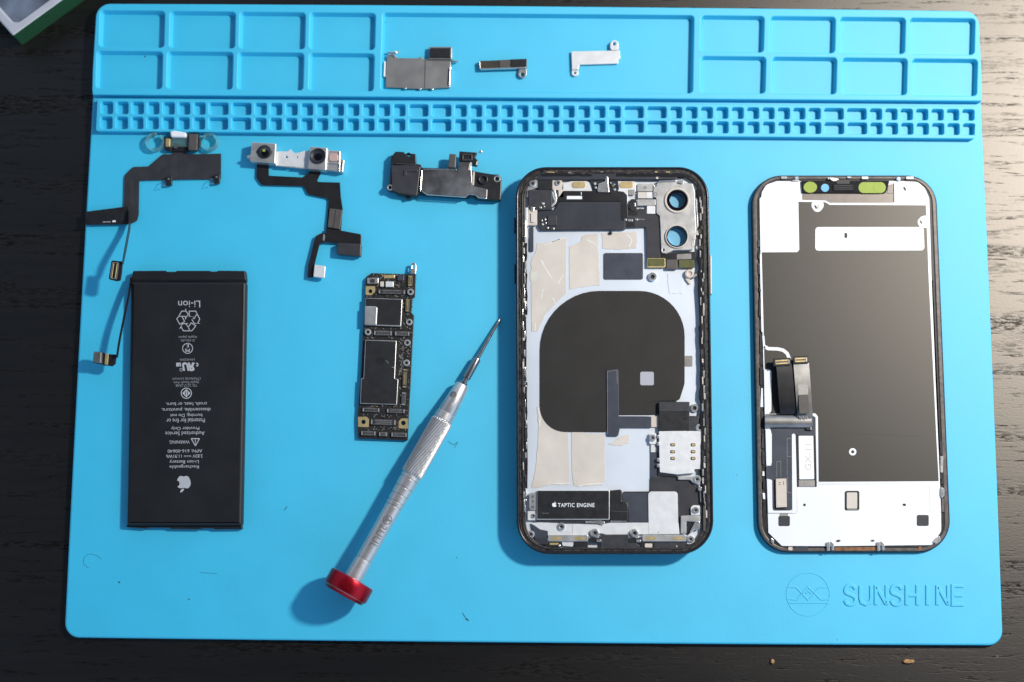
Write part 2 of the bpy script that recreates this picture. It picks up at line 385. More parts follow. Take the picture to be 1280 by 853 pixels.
W = bpy.data.worlds.new('World'); sc.world = W; W.use_nodes = True
wn = W.node_tree; bg = wn.nodes['Background']
tcw = wn.nodes.new('ShaderNodeTexCoord'); sx = wn.nodes.new('ShaderNodeSeparateXYZ'); wn.links.new(tcw.outputs['Generated'], sx.inputs[0])
rw = wn.nodes.new('ShaderNodeValToRGB'); e = rw.color_ramp.elements      # a dim ceiling above, daylight from the room around
e[0].position = 0; e[0].color = (.42, .56, .82, 1); e[1].position = .86; e[1].color = (.028, .034, .046, 1)
k = e.new(.60); k.color = (.50, .72, 1.12, 1)
wn.links.new(sx.outputs['Z'], rw.inputs[0])
rx = wn.nodes.new('ShaderNodeMapRange'); rx.inputs['From Min'].default_value = -1; rx.inputs['To Min'].default_value = .55; rx.inputs['To Max'].default_value = 1.5; wn.links.new(sx.outputs['X'], rx.inputs[0])
mw = wn.nodes.new('ShaderNodeVectorMath'); mw.operation = 'SCALE'; wn.links.new(rw.outputs[0], mw.inputs[0]); wn.links.new(rx.outputs[0], mw.inputs['Scale'])
wn.links.new(mw.outputs[0], bg.inputs['Color']); bg.inputs['Strength'].default_value = .9

def lamp(name, loc, target, size, power, col, shape='DISK'):
    l = bpy.data.lights.new(name, 'AREA'); l.shape = shape; l.size = size * MM; l.energy = power; l.color = col
    o = bpy.data.objects.new(name, l); sc.collection.objects.link(o); o.location = Vector(loc) * MM
    o.rotation_euler = (Vector(target) - Vector(loc)).to_track_quat('-Z', 'Y').to_euler(); return o
lamp('desk_lamp_light', (552, 262, 615), (20, 0, 0), 74, 8.9, (1, .94, .86))

sc.view_settings.view_transform = 'Standard'; sc.view_settings.look = 'None'; sc.view_settings.exposure = 0; sc.view_settings.gamma = 1

# ------------------------------------------------------------------ the mat: 350 x 247 mm silicone, slab, parts tray, screw tray
def wrect(hx, hy, r, bow=.45):
    c = fillet([(-hx, -hy), (hx, -hy), (hx, hy), (-hx, hy)], r, 8); out = []
    n = len(c)
    for i in range(n):
        a = Vector(c[i]); b = Vector(c[(i + 1) % n]); k = max(1, int((b - a).length / 20))
        for j in range(k): out.append(a.lerp(b, j / k))
    return [(p.x + (bow * (1 - (p.y / hy) ** 2) * (1 if p.x > 0 else -1) if abs(p.x) > hx * .9 else 0),
             p.y + (bow * (1 - (p.x / hx) ** 2) * (1 if p.y > 0 else -1) if abs(p.y) > hy * .9 else 0)) for p in out]
mat = thing('repair_mat', 'blue silicone repair mat with moulded part trays lying under everything on the black table', 'mat', 660, 420, 0)
HX, HY = 175.0, 123.4
outl = wrect(HX, HY, 5.5)
base = slab('base_sheet', mat, 'blue', outl, 0.02, 2.5, bev=.7, world=True)
# parts tray: same outline down to a line across the mat
yl = U(113, 118.6, 5).y; yr = U(1228, 126.6, 5).y
top = [p for p in wrect(HX - .12, HY - .12, 5.5) if p[1] > max(yl, yr) + 2]
top.sort(key=lambda p: math.atan2(p[1] - 60, p[0]))
tray_outer = [(-HX + .5, yl), ] + [(-HX + .15, yl + 2)] + list(reversed(top)) + [(HX - .15, yr + 2), (HX - .5, yr)]
def lp(a, b, t): return a + (b - a) * t
pk = []
def pocket(x0, y0, x1, y1, skew=0, r=4.5, rt=None): pk.append(fillet([(x0, y0), (x1, y0 + skew), (x1 - 1.2, y1 + skew), (x0 - 1.2, y1)], r, 6))
for x0, x1, y in ((125.5, 206, 13.3), (213, 294.5, 14.3), (300.3, 382, 15.2), (388, 469.5, 16)): pocket(x0, y, x1, y + 45.5, .8)
for x0, x1, y in ((121.5, 203.5, 64), (209.5, 291.5, 64.6), (298, 380, 65.6), (387, 468, 66.6)): pocket(x0, y, x1, y + 46.5, .8)
pk.append(fillet([(478.5, 16.3), (867.5, 19.6), (865.8, 116.5), (476, 113.4)], 4.5, 6))
for x0, x1, y in ((876.5, 955.5, 19.7), (963, 1044.5, 20.6), (1050, 1132, 21.6), (1137.5, 1219, 22.7)): pocket(x0, y, x1, y + 45, .8)
for x0, x1, y in ((876.5, 957.5, 70.5), (965.5, 1046.2, 71.4), (1053, 1134.3, 72.5), (1140.5, 1222, 73.6)): pocket(x0, y, x1, y + 45.6, .8)
tray_px_world = [[tuple(U(x, y, 5).xy) for x, y in l] for l in pk]
slab('parts_tray', mat, 'blue', tray_outer, 2.42, 5.0, bottom=False, holes=tray_px_world, bev=.35, draft=.75, world=True)
# screw tray: one raised bar with two rows of small pockets
def ycen(x, y0, y1): return y0 + (y1 - y0) * (x - 130) / 1073
so = fillet([(121.6, 123.2), (1220.8, 133.5), (1219, 173.6), (119.5, 164.2)], 3, 4)
hs = []; x = 126.3
seq = [0] * 7 + [1] * 2 + [0] * 10 + [1] * 2 + [0] * 11 + [1] * 2 + [0] * 10 + [1] * 2 + [0] * 7
pit_s, pit_w = 19.22, 28.6
tot = sum(pit_w if s else pit_s for s in seq); kx = (1203 + 14.5 + 4.8 - 126.3) / tot
for s in seq:
    w = (pit_w if s else pit_s) * kx; xc = x + w / 2 - 2.2; pw = (w - 4.6) / 2
    for row, (ya, yb, ye, yf, dx) in enumerate(((127, 136.8, 142.4, 150.6, 0), (145.8, 154.4, 161, 168.6, -.8 + 1.6 * (x - 126) / 1090))):
        t0 = ycen(xc, ya, yb); t1 = ycen(xc, ye, yf)
        hs.append(fillet([(xc - pw + dx, t0), (xc + pw + dx, t0 + .2), (xc + pw + dx, t1 + .2), (xc - pw + dx, t1)], 2.6, 4))
    x += w
slab('screw_tray', mat, 'blue', so, 2.42, 5.0, bottom=False, holes=hs, bev=.25, draft=.3)
# raised lettering and emblem
def glyph(c, x, y, w, h):
    X = lambda u: x + u * w; Y = lambda v: y + v * h - (x - 1130) * .012 * 0
    if c == 'U': P = [[(X(0), Y(0)), (X(0), Y(.7)), (X(.12), Y(.9)), (X(.5), Y(1)), (X(.88), Y(.9)), (X(1), Y(.7)), (X(1), Y(0))]]
    elif c == 'N': P = [[(X(0), Y(1.03)), (X(0), Y(-.03))], [(X(1), Y(1.03)), (X(1), Y(-.03))], [(X(.06), Y(.04)), (X(.94), Y(.96))]]
    elif c == 'H': P = [[(X(0), Y(-.04)), (X(0), Y(1.04))], [(X(1), Y(-.04)), (X(1), Y(1.04))], [(X(.1), Y(.5)), (X(.9), Y(.5))]]
    elif c == 'I': P = [[(X(.5), Y(-.04)), (X(.5), Y(1.04))]]
    elif c == 'E': P = [[(X(1), Y(0)), (X(0), Y(0)), (X(0), Y(1)), (X(1), Y(1))], [(X(.1), Y(.5)), (X(.9), Y(.5))]]
    else:
        P = [[(X(.98), Y(.2)), (X(.8), Y(.03)), (X(.5), Y(-.02)), (X(.18), Y(.05)), (X(.03), Y(.24)), (X(.14), Y(.4)), (X(.5), Y(.49)), (X(.86), Y(.6)), (X(.99), Y(.76)), (X(.84), Y(.95)), (X(.5), Y(1.02)), (X(.18), Y(.96)), (X(0), Y(.78))]]
        P = [[tuple(v.xy) for v in smoothpath([(a, b, 0) for a, b in P[0]], 3)]]
    return [stroke(p, 4.4) for p in P]
for i, c in enumerate('SUNSHINE'):
    x = 1056.4 + i * 19.25
    slabs('raised_letter', mat, 'blue', glyph(c, x, 732.2 + i * .06, 13.6, 23.4), 2.48, 2.86, bev=.22)
em = []
em_c = Cc(1010.3, 743, 27.6, 48)
slab('emblem_ring', mat, 'blue', em_c, 2.48, 2.64, holes=[Cc(1010.3, 743, 26.3, 48)], bev=.1, bottom=False)
def ep(l): return [(975 + a / 15.5, 715 + b / 15.5) for a, b in l]
for l, w in ((ep([(140, 295), (310, 295), (550, 550), (660, 450)]), 1.0), (ep([(140, 530), (330, 540), (540, 290), (800, 540), (960, 530)]), 1.0), (ep([(660, 410), (770, 300), (930, 300)]), 1.0), (ep([(180, 600), (960, 600)]), .9),
             (ep([(500, 420), (550, 365), (610, 430)]), .8)):
    em.append((l, w * 1.7))
slabs('emblem_pattern', mat, 'blue', [stroke(l, w) for l, w in em], 2.48, 2.68, bev=.12)
# fibres and dirt that stick out on the mat
def hair(pts, r=.05, label=None):
    o = tube('lint_fibre', None, 'fibre', [U(px, py, 2.5 + r * .9) for px, py in [tuple(v.xy) for v in smoothpath([(a, b, 0) for a, b in pts], 6)]], r, 5)
    o['label'] = label; o['category'] = 'lint'; o['group'] = 'lint fibres on the mat'; return o
hair([(111, 710), (105, 706), (105, 698), (111, 693), (119, 694), (127, 699)], .045, 'curled hair lying on the mat below the battery, lower left')
hair([(250, 716), (258, 716.5), (271, 717)], .05, 'short straight fibre on the mat below the right corner of the battery')
hair([(560, 552), (567, 556), (572, 553), (568, 560)], .07, 'dark fibre tuft on the mat between screwdriver and phone housing')
hair([(578, 766), (582, 772), (586, 776), (582, 774)], .09, 'dark fibre tuft near the bottom edge of the mat, right of the red cap')
hair([(355, 638), (357, 636), (359, 633)], .09, 'dark speck of lint between battery and screwdriver')
# wood chips on the table
for x, y, w, h, lab in ((1136, 827, 17, 6, 'small orange wood chip on the table below the raised lettering'), (966, 827, 5, 8, 'tiny orange wood chip on the table, left of the larger one')):
    pts = [(x + w / 2 * math.cos(t) * random.uniform(.8, 1.1), y + h / 2 * math.sin(t) * random.uniform(.7, 1.1)) for t in [i * .7 for i in range(9)]]
    o = slab('wood_chip', None, 'chipwood', pts, .02, 1.0, bev=.3); o['label'] = lab; o['category'] = 'wood chip'; o['group'] = 'wood chips on the table'
# open tray box, top left corner
bx = thing('open_box', 'green sided white box corner standing on the table at the upper left', 'box', 30, 20, 0)
Hb = 10.5
def far(p, d, t): return (p[0] + d[0] * t, p[1] + d[1] * t)
c0 = (15.8, 45.4); d1 = (62.7, -45.4); d2 = (-15.8, -17.9)
A0, A1, A2 = c0, far(c0, d1, 3.2), far(c0, d2, 7)
A3 = (A1[0] + (A2[0] - c0[0]), A1[1] + (A2[1] - c0[1]))
full = [tuple(U(*p, Hb).xy) for p in (A0, A1, A3, A2)]
cw = Vector(full[0]); e1 = (Vector(full[1]) - cw).normalized(); e2 = (Vector(full[3]) - cw).normalized()
def bp(u, v): q = cw + e1 * u + e2 * v; return (q.x, q.y)
Lx = (Vector(full[1]) - cw).length; Ly = (Vector(full[3]) - cw).length
slab('box_wall', bx, 'greenbox', fillet([bp(0, 0), bp(Lx, 0), bp(Lx, Ly), bp(0, Ly)], .8), 0, Hb - .35, holes=[[bp(1, 1), bp(Lx - 1, 1), bp(Lx - 1, Ly - 1), bp(1, Ly - 1)]], bev=.2, world=True)
slab('inner_tray', bx, 'whitecard', fillet([bp(.05, .05), bp(Lx, .05), bp(Lx, Ly), bp(.05, Ly)], .8), 4, Hb, holes=[fillet([bp(3.6, 3.4), bp(Lx - 3, 3.4), bp(Lx - 3, Ly - 3), bp(3.6, Ly - 3)], 3)], bev=.7, draft=.4, world=True)
slab('contents', bx, 'blurgrey', [bp(1.5, 1.5), bp(Lx - 2, 1.5), bp(Lx - 2, Ly - 2), bp(1.5, Ly - 2)], 3, 7.5, world=True)
# ------------------------------------------------------------------ battery
bt = thing('phone_battery', 'flat black battery pack with upside down grey print, on the mat at the left', 'battery', 235, 500)
body = slab('battery_body', bt, 'mattblack', fillet([(163.2, 352), (307.6, 352), (304.9, 520), (302.3, 657), (158.3, 657), (160.8, 520)], 3, 5), 2.55, 6.2, bev=1.25, bseg=6)
slab('protection_cover', bt, 'mattblack', fillet([(166, 338.6), (207, 338.2), (208.5, 339.6), (219, 339.6), (220.5, 338.4), (262, 338.4), (263.5, 339.3), (271, 339.3), (272.5, 338.2), (306.6, 338.6), (307.9, 351.4), (163.4, 351.4)], 1.2, 3), 2.55, 5.7, bev=.5)
slab('bottom_flap', bt, 'black', fillet([(158.2, 656), (302.6, 656), (302.8, 661.5), (268, 662), (266, 660.6), (253, 660.5), (250, 661.8), (214, 661.5), (211, 660), (186, 659.8), (182, 661), (158, 659.2)], .6, 3), 2.55, 4.4, bev=.3)
slab('crease', bt, 'black', stroke([(164, 351.7), (236, 351.2), (307.6, 351.7)], 1.6), 2.6, 5.3)
zt = 6.22
def line(s, y, x0, x1, h, dim=False, bold=0): text('printed_line', body, 'printdim' if dim else 'print_', s, (x0 + x1) / 2, y, x1 - x0, h, zt, ang=180.6, bold=bold)
line('Li-ion', 380.4, 222.8, 250.2, 8.6)
line('Apple Japan', 421.3, 223.4, 246.4, 3.9, 1)
line('3110mAh', 425.8, 226, 243.4, 3.0, 1)
line('HH4S5594', 449.8, 224.8, 243.2, 3.0, 1)
line('(Thailand) Limited', 473.4, 216, 250.6, 4.2, 1)
line('Apple South Asia', 477.9, 217, 249, 4.0, 1)
line('TIS 2217-2548', 482.0, 219.8, 246.4, 3.4, 1)
line('crush, heat, or burn.', 504.9, 207.4, 258.6, 4.8)
line('disassemble, puncture,', 511.8, 202, 263.2, 5.6)
line('burning. Do not', 518.9, 212.8, 252.8, 5.2)
line('Potential for fire or', 525.9, 208, 256, 5.2)
line('Provider Only', 535.2, 214, 249, 5.2)
line('Authorized Service', 542, 206.6, 255.8, 4.8)
line('WARNING', 552.8, 212, 237, 4.0)
line('APN: 616-00640', 564, 209.6, 252.8, 4.0)
line('3.83V === 11.91Wh', 570.4, 207.8, 253.2, 4.2)
line('Li-ion Battery', 577, 211.9, 248.4, 5.2)
line('Rechargeable', 583.3, 211.8, 248.6, 5.0)
def mark(name, outer, holes=(), mat='print_'): return slab(name, body, mat, outer, zt, zt + .03, holes=holes)
def prints(name, ls, mat='print_'): return slabs(name, body, mat, ls, zt, zt + .03)
# warning triangle
def tri(cx, cy, r): return fillet([(cx, cy + r), (cx - r, cy - r * .72), (cx + r, cy - r * .72)], .8, 3)
tm = mark('warning_triangle', tri(244.2, 552.4, 6.2), [tri(244.2, 552.2, 4.3)])
prints('warning_triangle', [RR(244.2, 551, 1.0, 3.2), Cc(244.2, 554, .6, 8)][:2])
# recycling arrows as outlined bands
def z4(l): return [(200 + a / 12.186, 360 + b / 12.186) for a, b in l]
rec = [z4([(285, 435), (330, 355), (395, 355), (430, 400), (385, 480), (390, 435), (285, 435)]), z4([(395, 355), (390, 320)]),
       z4([(290, 432), (255, 475), (300, 555), (375, 515), (335, 437)]),
       z4([(445, 440), (445, 355), (545, 355), (565, 395), (515, 475), (480, 465), (530, 440), (445, 440)]),
       z4([(565, 395), (605, 475), (575, 540), (605, 543), (520, 543), (485, 480)]),
       z4([(425, 545), (345, 545), (300, 620), (325, 600), (355, 655), (485, 655), (545, 580), (475, 533), (430, 600), (395, 550)]), z4([(430, 600), (455, 655)])]
prints('recycling_arrows', [stroke(l, 1.0) for l in rec])
# circled mark with two letters and E
mark('approval_circle', Cc(234.5, 435.7, 6.7, 30), [Cc(234.5, 435.7, 5.8, 30)])
text('printed_line', body, 'print_', 'PS', 234.3, 438, 6.2, 3.8, zt, 180, bold=.02)
text('printed_line', body, 'print_', 'E', 234.8, 432.6, 2.6, 3.8, zt, 180, bold=.02)
# recognised component mark
text('printed_line', body, 'print_', 'c', 246.6, 456, 3.0, 4.6, zt, 180, bold=.04)
text('printed_line', body, 'print_', 'us', 223.2, 456, 6.2, 5.0, zt, 180, bold=.05)
text('printed_line', body, 'print_', 'R', 240.4, 458.7, 9.0, 10.6, zt, 180, bold=.055, mirror=True, shear=-.25)
text('printed_line', body, 'print_', 'U', 231.8, 458.4, 7.6, 10.6, zt, 180, bold=.055, shear=-.2)
mark('approval_circle', Cc(226.4, 462.4, 2.0, 14), [Cc(226.4, 462.4, 1.4, 14)])
# round mark with a diamond
mark('approval_circle', Cc(232.9, 491.8, 6.9, 30), [Cc(232.9, 491.8, 5.9, 30)])
mark('approval_diamond', [(232.9, 486.6), (238.1, 491.8), (232.9, 497), (227.7, 491.8)], [RR(231.7, 491.8, 1, 5), RR(234.1, 491.8, 1, 5)])
def apple(cx, cy, w, flip=True):
    s = w / 285.0; q = []
    raw = [(505, 272), (555, 257), (600, 275), (632, 330), (650, 400), (640, 460), (610, 505), (565, 522), (505, 508), (440, 518), (395, 505), (372, 487), (405, 450), (412, 405), (395, 370), (362, 348), (385, 300), (415, 265), (450, 257)]
    leaf = [(505, 525), (508, 545), (480, 585), (445, 605), (427, 602), (435, 570), (465, 535)]
    f = lambda a, b: (cx + (a - 506) * s, cy + (b - 390) * s) if flip else (cx - (a - 506) * s, cy - (b - 390) * s)
    sm = lambda l: [tuple(v.xy) for v in smoothpath([(a, b, 0) for a, b in l + [l[0]]], 3)][:-1]
    return sm([f(a, b) for a, b in raw]), sm([f(a, b) for a, b in leaf])
a1, a2 = apple(229.9, 603, 16.8)
prints('printed_logo', [a1, a2])
# battery lead: thin ribbon standing on edge, arching off the corner to its connector
ld = strip('battery_lead', bt, 'flexblack', [U(164, 347, 4.4), U(161, 368, 7.0), U(154.5, 400, 9.0), U(149, 428, 9.3), U(146.2, 447, 8.8)], [(0, 0, 1.2)] * 5, .18)
co = slab('lead_connector', bt, 'flexblack', fillet([(117.2, 439.5), (127, 440.2), (133.8, 442.6), (145.6, 443.4), (144, 455), (140, 458), (132, 457), (115.8, 453.4)], 1.2, 3), 7.6, 8.4, bev=.15)
slab('connector_housing', co, 'flexgloss', fillet([(117.4, 439.8), (126.4, 440.6), (125.6, 454), (116.2, 452.6)], .6, 3), 8.4, 9.5, bev=.2)
slab('gold_contact', co, 'gold', fillet([(131.6, 442), (135.6, 442.6), (134.6, 456.4), (130.6, 455.6)], .6, 3), 8.4, 8.8, bev=.12)
slab('pale_edge', co, 'solder', stroke([(126.8, 440.6), (126.2, 454.4)], .7), 8.4, 9.2)
# ------------------------------------------------------------------ ear speaker flex with sensors, upper left
sf = thing('sensor_flex_cable', 'dark grey sensor flex cable with two clear plastic rings, at the mat upper left', 'flex cable', 215, 210)
fl = slab('flex_ribbon', sf, 'flex', fillet([(217.2, 180), (230.3, 180), (230.3, 190.2, 2), (236, 193, 1), (276.3, 192.3, .6), (276.2, 224), (268, 224.2), (214.7, 224.8), (174, 225.9, 1), (173.4, 268, 5), (171.5, 276, 4), (163.8, 280, 2), (155, 279), (154.8, 259), (155.6, 219.5, 8), (166, 208.9, 5), (185.2, 208.3, 2), (203.4, 193, 3), (216.3, 193, 2)], 1.2, 4), 3.05, 3.2)
for l in ([(213.8, 196), (214.4, 222)], [(217.2, 194), (217.4, 224)], [(219.8, 194), (220.2, 223)], [(193.5, 213.5), (206.5, 201)], [(196, 215), (209, 203)], [(163.3, 226), (164.3, 258)], [(165.6, 224), (166.2, 258)]):
    slab('conductor_trace', fl, 'stiff', stroke(l, .35), 3.2, 3.22)
slab('flex_support', sf, 'flexblack', fillet([(160, 228), (170, 228), (169, 268), (160, 268)], 2), 2.52, 3.04)
slab('flex_support', sf, 'flexblack', fillet([(222, 198), (270, 198), (268, 218), (222, 218)], 2), 2.52, 3.04)
for x, y in ((210.4, 224), (270.4, 221.6)):
    tbp = slab('contact_tab', sf, 'black', fillet([(x - 3, y - 3), (x + 4.3, y - 4), (x + 4, y + 7.5), (x - 3.2, y + 8.3)], .8), 3.2, 4.6, bev=.2)
    vlathe('contact_dot', tbp, 'bright', x, y - .3, [(4.6, .4), (4.9, .3), (4.95, .01)], 12)
    tube('spring_wire', sf, 'clear', [U(x - 3, y + 1, 3.4), U(x - 7, y + 3, 5), U(x - 8, y + 8, 6), U(x - 3, y + 8, 5)], .12)
# clear rings
def cring(x, y, rx, ry, pts_gap):
    a = [(x + rx * math.cos(t), y + ry * math.sin(t)) for t in [pts_gap[0] + (pts_gap[1] - pts_gap[0]) * i / 26 for i in range(27)]]
    b = [(x + (rx - 3.4) * math.cos(t), y + (ry - 3.4) * math.sin(t)) for t in [pts_gap[0] + (pts_gap[1] - pts_gap[0]) * i / 26 for i in range(27)]]
    return slab('clear_ring', sf, 'clear', a + b[::-1], 3.6, 5.2, bev=.3)
cring(193, 177, 12, 11.5, (-.9, 4.9)); cring(261.5, 177, 11.5, 11, (-2.6, 2.7))
slab('clear_bridge', sf, 'clear', R(214, 172, 236, 184, 2), 3.6, 4.6, bev=.2)
slab('foam_pad', sf, 'label', fillet([(212.3, 164.2), (218, 163.2), (232.5, 165.6), (232.8, 171.8), (213.5, 171.4)], 2), 3.3, 6, bev=.5)
sb = slab('sensor_base', sf, 'black', fillet([(204.8, 171.5), (214.4, 171.5), (214.8, 184), (213, 189), (205.4, 187.5)], 1.2), 3.3, 4.6, bev=.2)
slab('gold_sensor', sb, 'gold', RR(209.7, 178.4, 5.6, 10.4, 2, .8), 4.6, 5.4, bev=.2)
slab('flex_stem', sf, 'flexblack', R(214, 183, 236, 189.5, 1.5), 3.2, 3.9)
sg = slab('microphone_base', sf, 'black', fillet([(234.6, 167.4), (248, 167), (250.6, 176), (250, 182), (246, 189), (235, 188.4)], 1), 3.3, 4.8, bev=.2)
slab('microphone_can', sg, 'stiff', RR(241.2, 177.7, 11, 20.4, 1.5, .8), 4.8, 5.8, bev=.25)
slab('circuit_bits', sf, 'smudged', R(217.5, 183.4, 221, 185.4, .5), 4, 4.7)
# black tab and the ribbon that springs up from it, standing on edge
tab = slab('adhesive_tab', sf, 'black', fillet([(106.6, 264.8), (161.6, 257.7), (162, 280.2), (107.3, 281.4)], 1.2), 3.6, 4.1, bev=.15)
slabs('tab_print', tab, 'label', [RR(129 + i * 1.7, 277.6, 1.0, .9) for i in range(6)], 4.1, 4.13); slab('tab_mark', tab, 'label', RR(142.6, 276.8, 4.2, 2.2, -4, .5), 4.1, 4.14)
strip('spring_ribbon', sf, 'flexblack', [U(161.6, 262, 4.4), U(162, 282, 6.2), U(159, 300, 9.6), U(156.4, 314, 12), U(153.4, 330, 13)], [(0, 0, .9), (0, 0, 1.3), (0, 0, 1.4), (0, 0, 1.4), (0, 0, 1)], .16)
pc = slab('plug_connector', sf, 'flexblack', fillet([(139.2, 325.6), (153.5, 327), (152.3, 340), (150.5, 350.5), (146, 351.7), (135.6, 349.2)], 2, 4), 12.3, 12.9, bev=.12)
for dx in (0, 4.4):
    slab('contact_row', pc, 'gold', stroke([(142 + dx, 329.5), (139.4 + dx, 347.6)], 1.1), 12.9, 13.3, bev=.1)
slab('connector_rim', pc, 'solder', fillet([(140.4, 327.8), (148.6, 328.6), (145.8, 349.4), (137.4, 348)], .8), 12.9, 13.15, holes=[fillet([(141.1, 328.6), (147.8, 329.3), (145.2, 348.6), (138.3, 347.3)], .6)])
slab('plug_block', pc, 'black', RR(143.7, 338.6, 2.2, 16, 8, .5), 12.9, 13.4, bev=.1)

# ------------------------------------------------------------------ front camera module
cm = thing('front_camera_module', 'silver front camera bracket with two lenses on a branching black flex cable', 'camera module', 370, 215)
slab('bracket_plate', cm, 'paint', fillet([(344, 189.5), (360.3, 189.3, .5), (361.5, 187, .5), (364, 187), (366, 190), (369, 191.8), (377.9, 189.6, 1), (380, 188.4), (387, 189.4), (386, 211), (364.5, 208.3), (344, 207.3)], .6), 3.6, 4.6, holes=[Cc(358.2, 196.3, 1.5, 12), Cc(371.5, 196.6, 1.0, 12)], bev=.15)
for l in ([(345.2, 190), (344.8, 206.5)], [(347, 207.5), (363, 208.8)], [(366, 209.4), (384, 211.2)]):
    slab('folded_edge', cm, 'bright', stroke(l, 1.1), 4.0, 5.0, bev=.12)
cb1 = slab('camera_block', cm, 'silver', fillet([(314.4, 177.6), (345.2, 179.4), (344.3, 204.8), (312.4, 202), (312.2, 198.4), (308.6, 197.6), (308.4, 194.6), (313, 194)], 1, 3), 2.9, 6.9, bev=.3)
l1 = vlathe('lens_barrel', cb1, 'black', 330.3, 189.8, [(6.8, 2.75), (7.2, 2.7), (7.3, 2.5), (7.3, 2.0)], 30)
slab('lens_ear', l1, 'black', fillet([(319.8, 189.8), (324, 184.6), (336.5, 184.6), (341, 190.4), (336.5, 196.2), (324, 195.6)], 2, 4), 6.9, 7.15, bev=.1)
vlathe('lens_glass', l1, 'lens', 330.3, 189.8, [(7.1, 2.3), (7.45, 1.7), (7.65, .9), (7.7, .01)], 30)
slab('painted_lens_glint', l1, 'green', fillet([(328, 187), (331.8, 186.6), (331.6, 189.6), (328.2, 189.9)], .8), 7.6, 7.72)  # green reflection on the lens, painted as a small opaque patch
cb2 = slab('camera_block', cm, 'silver', fillet([(387.4, 183.2), (409.2, 184.7), (407.6, 213), (384.8, 211.2)], 1.2, 3), 2.9, 6.7, bev=.3)
l2 = vlathe('lens_barrel', cb2, 'black', 397.7, 195.2, [(6.6, 3.1), (7.3, 3.05), (7.45, 2.85), (7.2, 2.2), (7.0, 1.6)], 32)
vlathe('lens_glass', l2, 'lens', 397.7, 195.2, [(6.9, 2.2), (7.15, 1.5), (7.25, .7), (7.3, .01)], 30)
cb3 = slab('projector_block', cm, 'silver', fillet([(409.6, 187.6), (425.8, 189), (425.5, 198.8), (430.4, 200), (428.6, 215.6), (407.6, 212.6)], .8, 3), 2.9, 5.6, bev=.25)
slab('pink_window', cb3, 'pink', R(411.3, 191.6, 422.6, 201.6, 3), 5.6, 6.0, bev=.15)
slab('bright_fold', cb3, 'bright', stroke([(409.5, 203.6), (425.6, 205)], 1.6), 5.6, 6.1, bev=.12)
slab('bright_fold', cb3, 'bright', stroke([(424.4, 190), (424, 214)], 1.1), 5.6, 6.2, bev=.12)
slab('dark_slot', cb3, 'black', stroke([(426.8, 203), (426, 212)], 1.5), 5.6, 5.66)
fx = slab('flex_ribbon', cm, 'flexblack', fillet([(321.6, 200), (335.8, 201), (336, 219.9, 1), (378, 222, 2), (386.6, 216, 2), (387.6, 209), (401.6, 210), (400.4, 218, 2), (395.5, 227.6, 2), (424.9, 228.4, 1), (426, 246), (428.4, 262, 1), (425.9, 291, .5), (408, 303), (407.2, 300.6), (410.8, 248.5, 3), (384.6, 243.2, 5), (380, 233, 2), (327, 231.6, 6), (320.4, 222, 3)], 1, 4), 3.3, 3.46)
slab('flex_joint', cm, 'flexblack', fillet([(407.4, 286), (424.6, 288), (451.8, 293, 3), (451.4, 306), (420.9, 304), (407.2, 303)], .8), 3.5, 4.2, bev=.15)
slab('stiffener', cm, 'stiff', fillet([(412, 260.4), (428.5, 262.6), (424.7, 286.8), (409.4, 284.2)], .6), 3.5, 4.3, bev=.2)
slab('fold_line', cm, 'flexblack', stroke([(419.6, 262), (416.4, 286)], .5), 4.3, 4.36)
pb = slab('plug_connector', cm, 'darkgrey', fillet([(421.6, 303.6), (451.6, 305), (451, 320.8), (420.7, 317.8)], 1.6), 3.4, 5.6, bev=.35)
slab('flex_tail', cm, 'flexblack', fillet([(394.4, 295.4, 4), (402.6, 291.2, 2), (408, 292), (407, 303.4), (399.8, 304.6, 1), (393.4, 330), (392.2, 346.6), (384, 347.8), (385.4, 332)], 1.5, 4), 3.9, 4.1)
slab('solder_mark', cm, 'solder', RR(404.8, 297, 2.2, 8, 4, .6), 4.1, 4.4)
slab('metal_pad', cm, 'paint', fillet([(393.2, 331), (406.9, 332.8), (405.5, 347.8), (391.6, 346)], 1), 4.1, 5.4, bev=.2)

# ------------------------------------------------------------------ loudspeaker module
sp = thing('ear_speaker_module', 'black speaker module with smudged metal plate, right of the front camera module', 'speaker', 555, 220)
bd = slab('module_body', sp, 'black', fillet([(488.8, 196), (494.4, 189.6), (505.2, 189.8), (505.6, 192), (519.6, 192.2), (520.4, 204.8), (526.6, 206), (527.2, 209.6), (560.4, 210.6), (589.4, 213), (595.6, 214.6), (616, 218), (622.6, 218), (627.2, 223, 3), (625.8, 250.2), (610.6, 250), (596, 248.6), (589.5, 244.6), (583.5, 247.2), (533.8, 244), (523, 241.8), (520.4, 246.4), (496.8, 243), (493.2, 239.6), (484.6, 238, 2.4), (483.2, 233.4, 2.4), (486.8, 229)], 1.1, 3), 3.0, 5.8, holes=[Cc(510.8, 193.8, 2.2, 14, 1.9), Cc(487.4, 234.6, 1.5, 12), Cc(621.3, 223.8, 2.7, 16)], bev=.3)
slab('left_housing', bd, 'darkgrey', fillet([(488.8, 207), (519, 205), (525.6, 209), (522, 240.8), (521, 245), (498, 241.6), (490, 238)], 1), 5.8, 6.2, bev=.25)
slab('raised_rib', bd, 'darkgrey', fillet([(505, 212.4), (522, 212.2), (522, 214.6), (508.5, 214.8), (508, 219.2), (504.6, 220)], .5), 6.2, 6.6, bev=.12)
slab('raised_rib', bd, 'darkgrey', stroke([(494, 204.4), (519, 206)], 1.4), 6.2, 6.5, bev=.1)
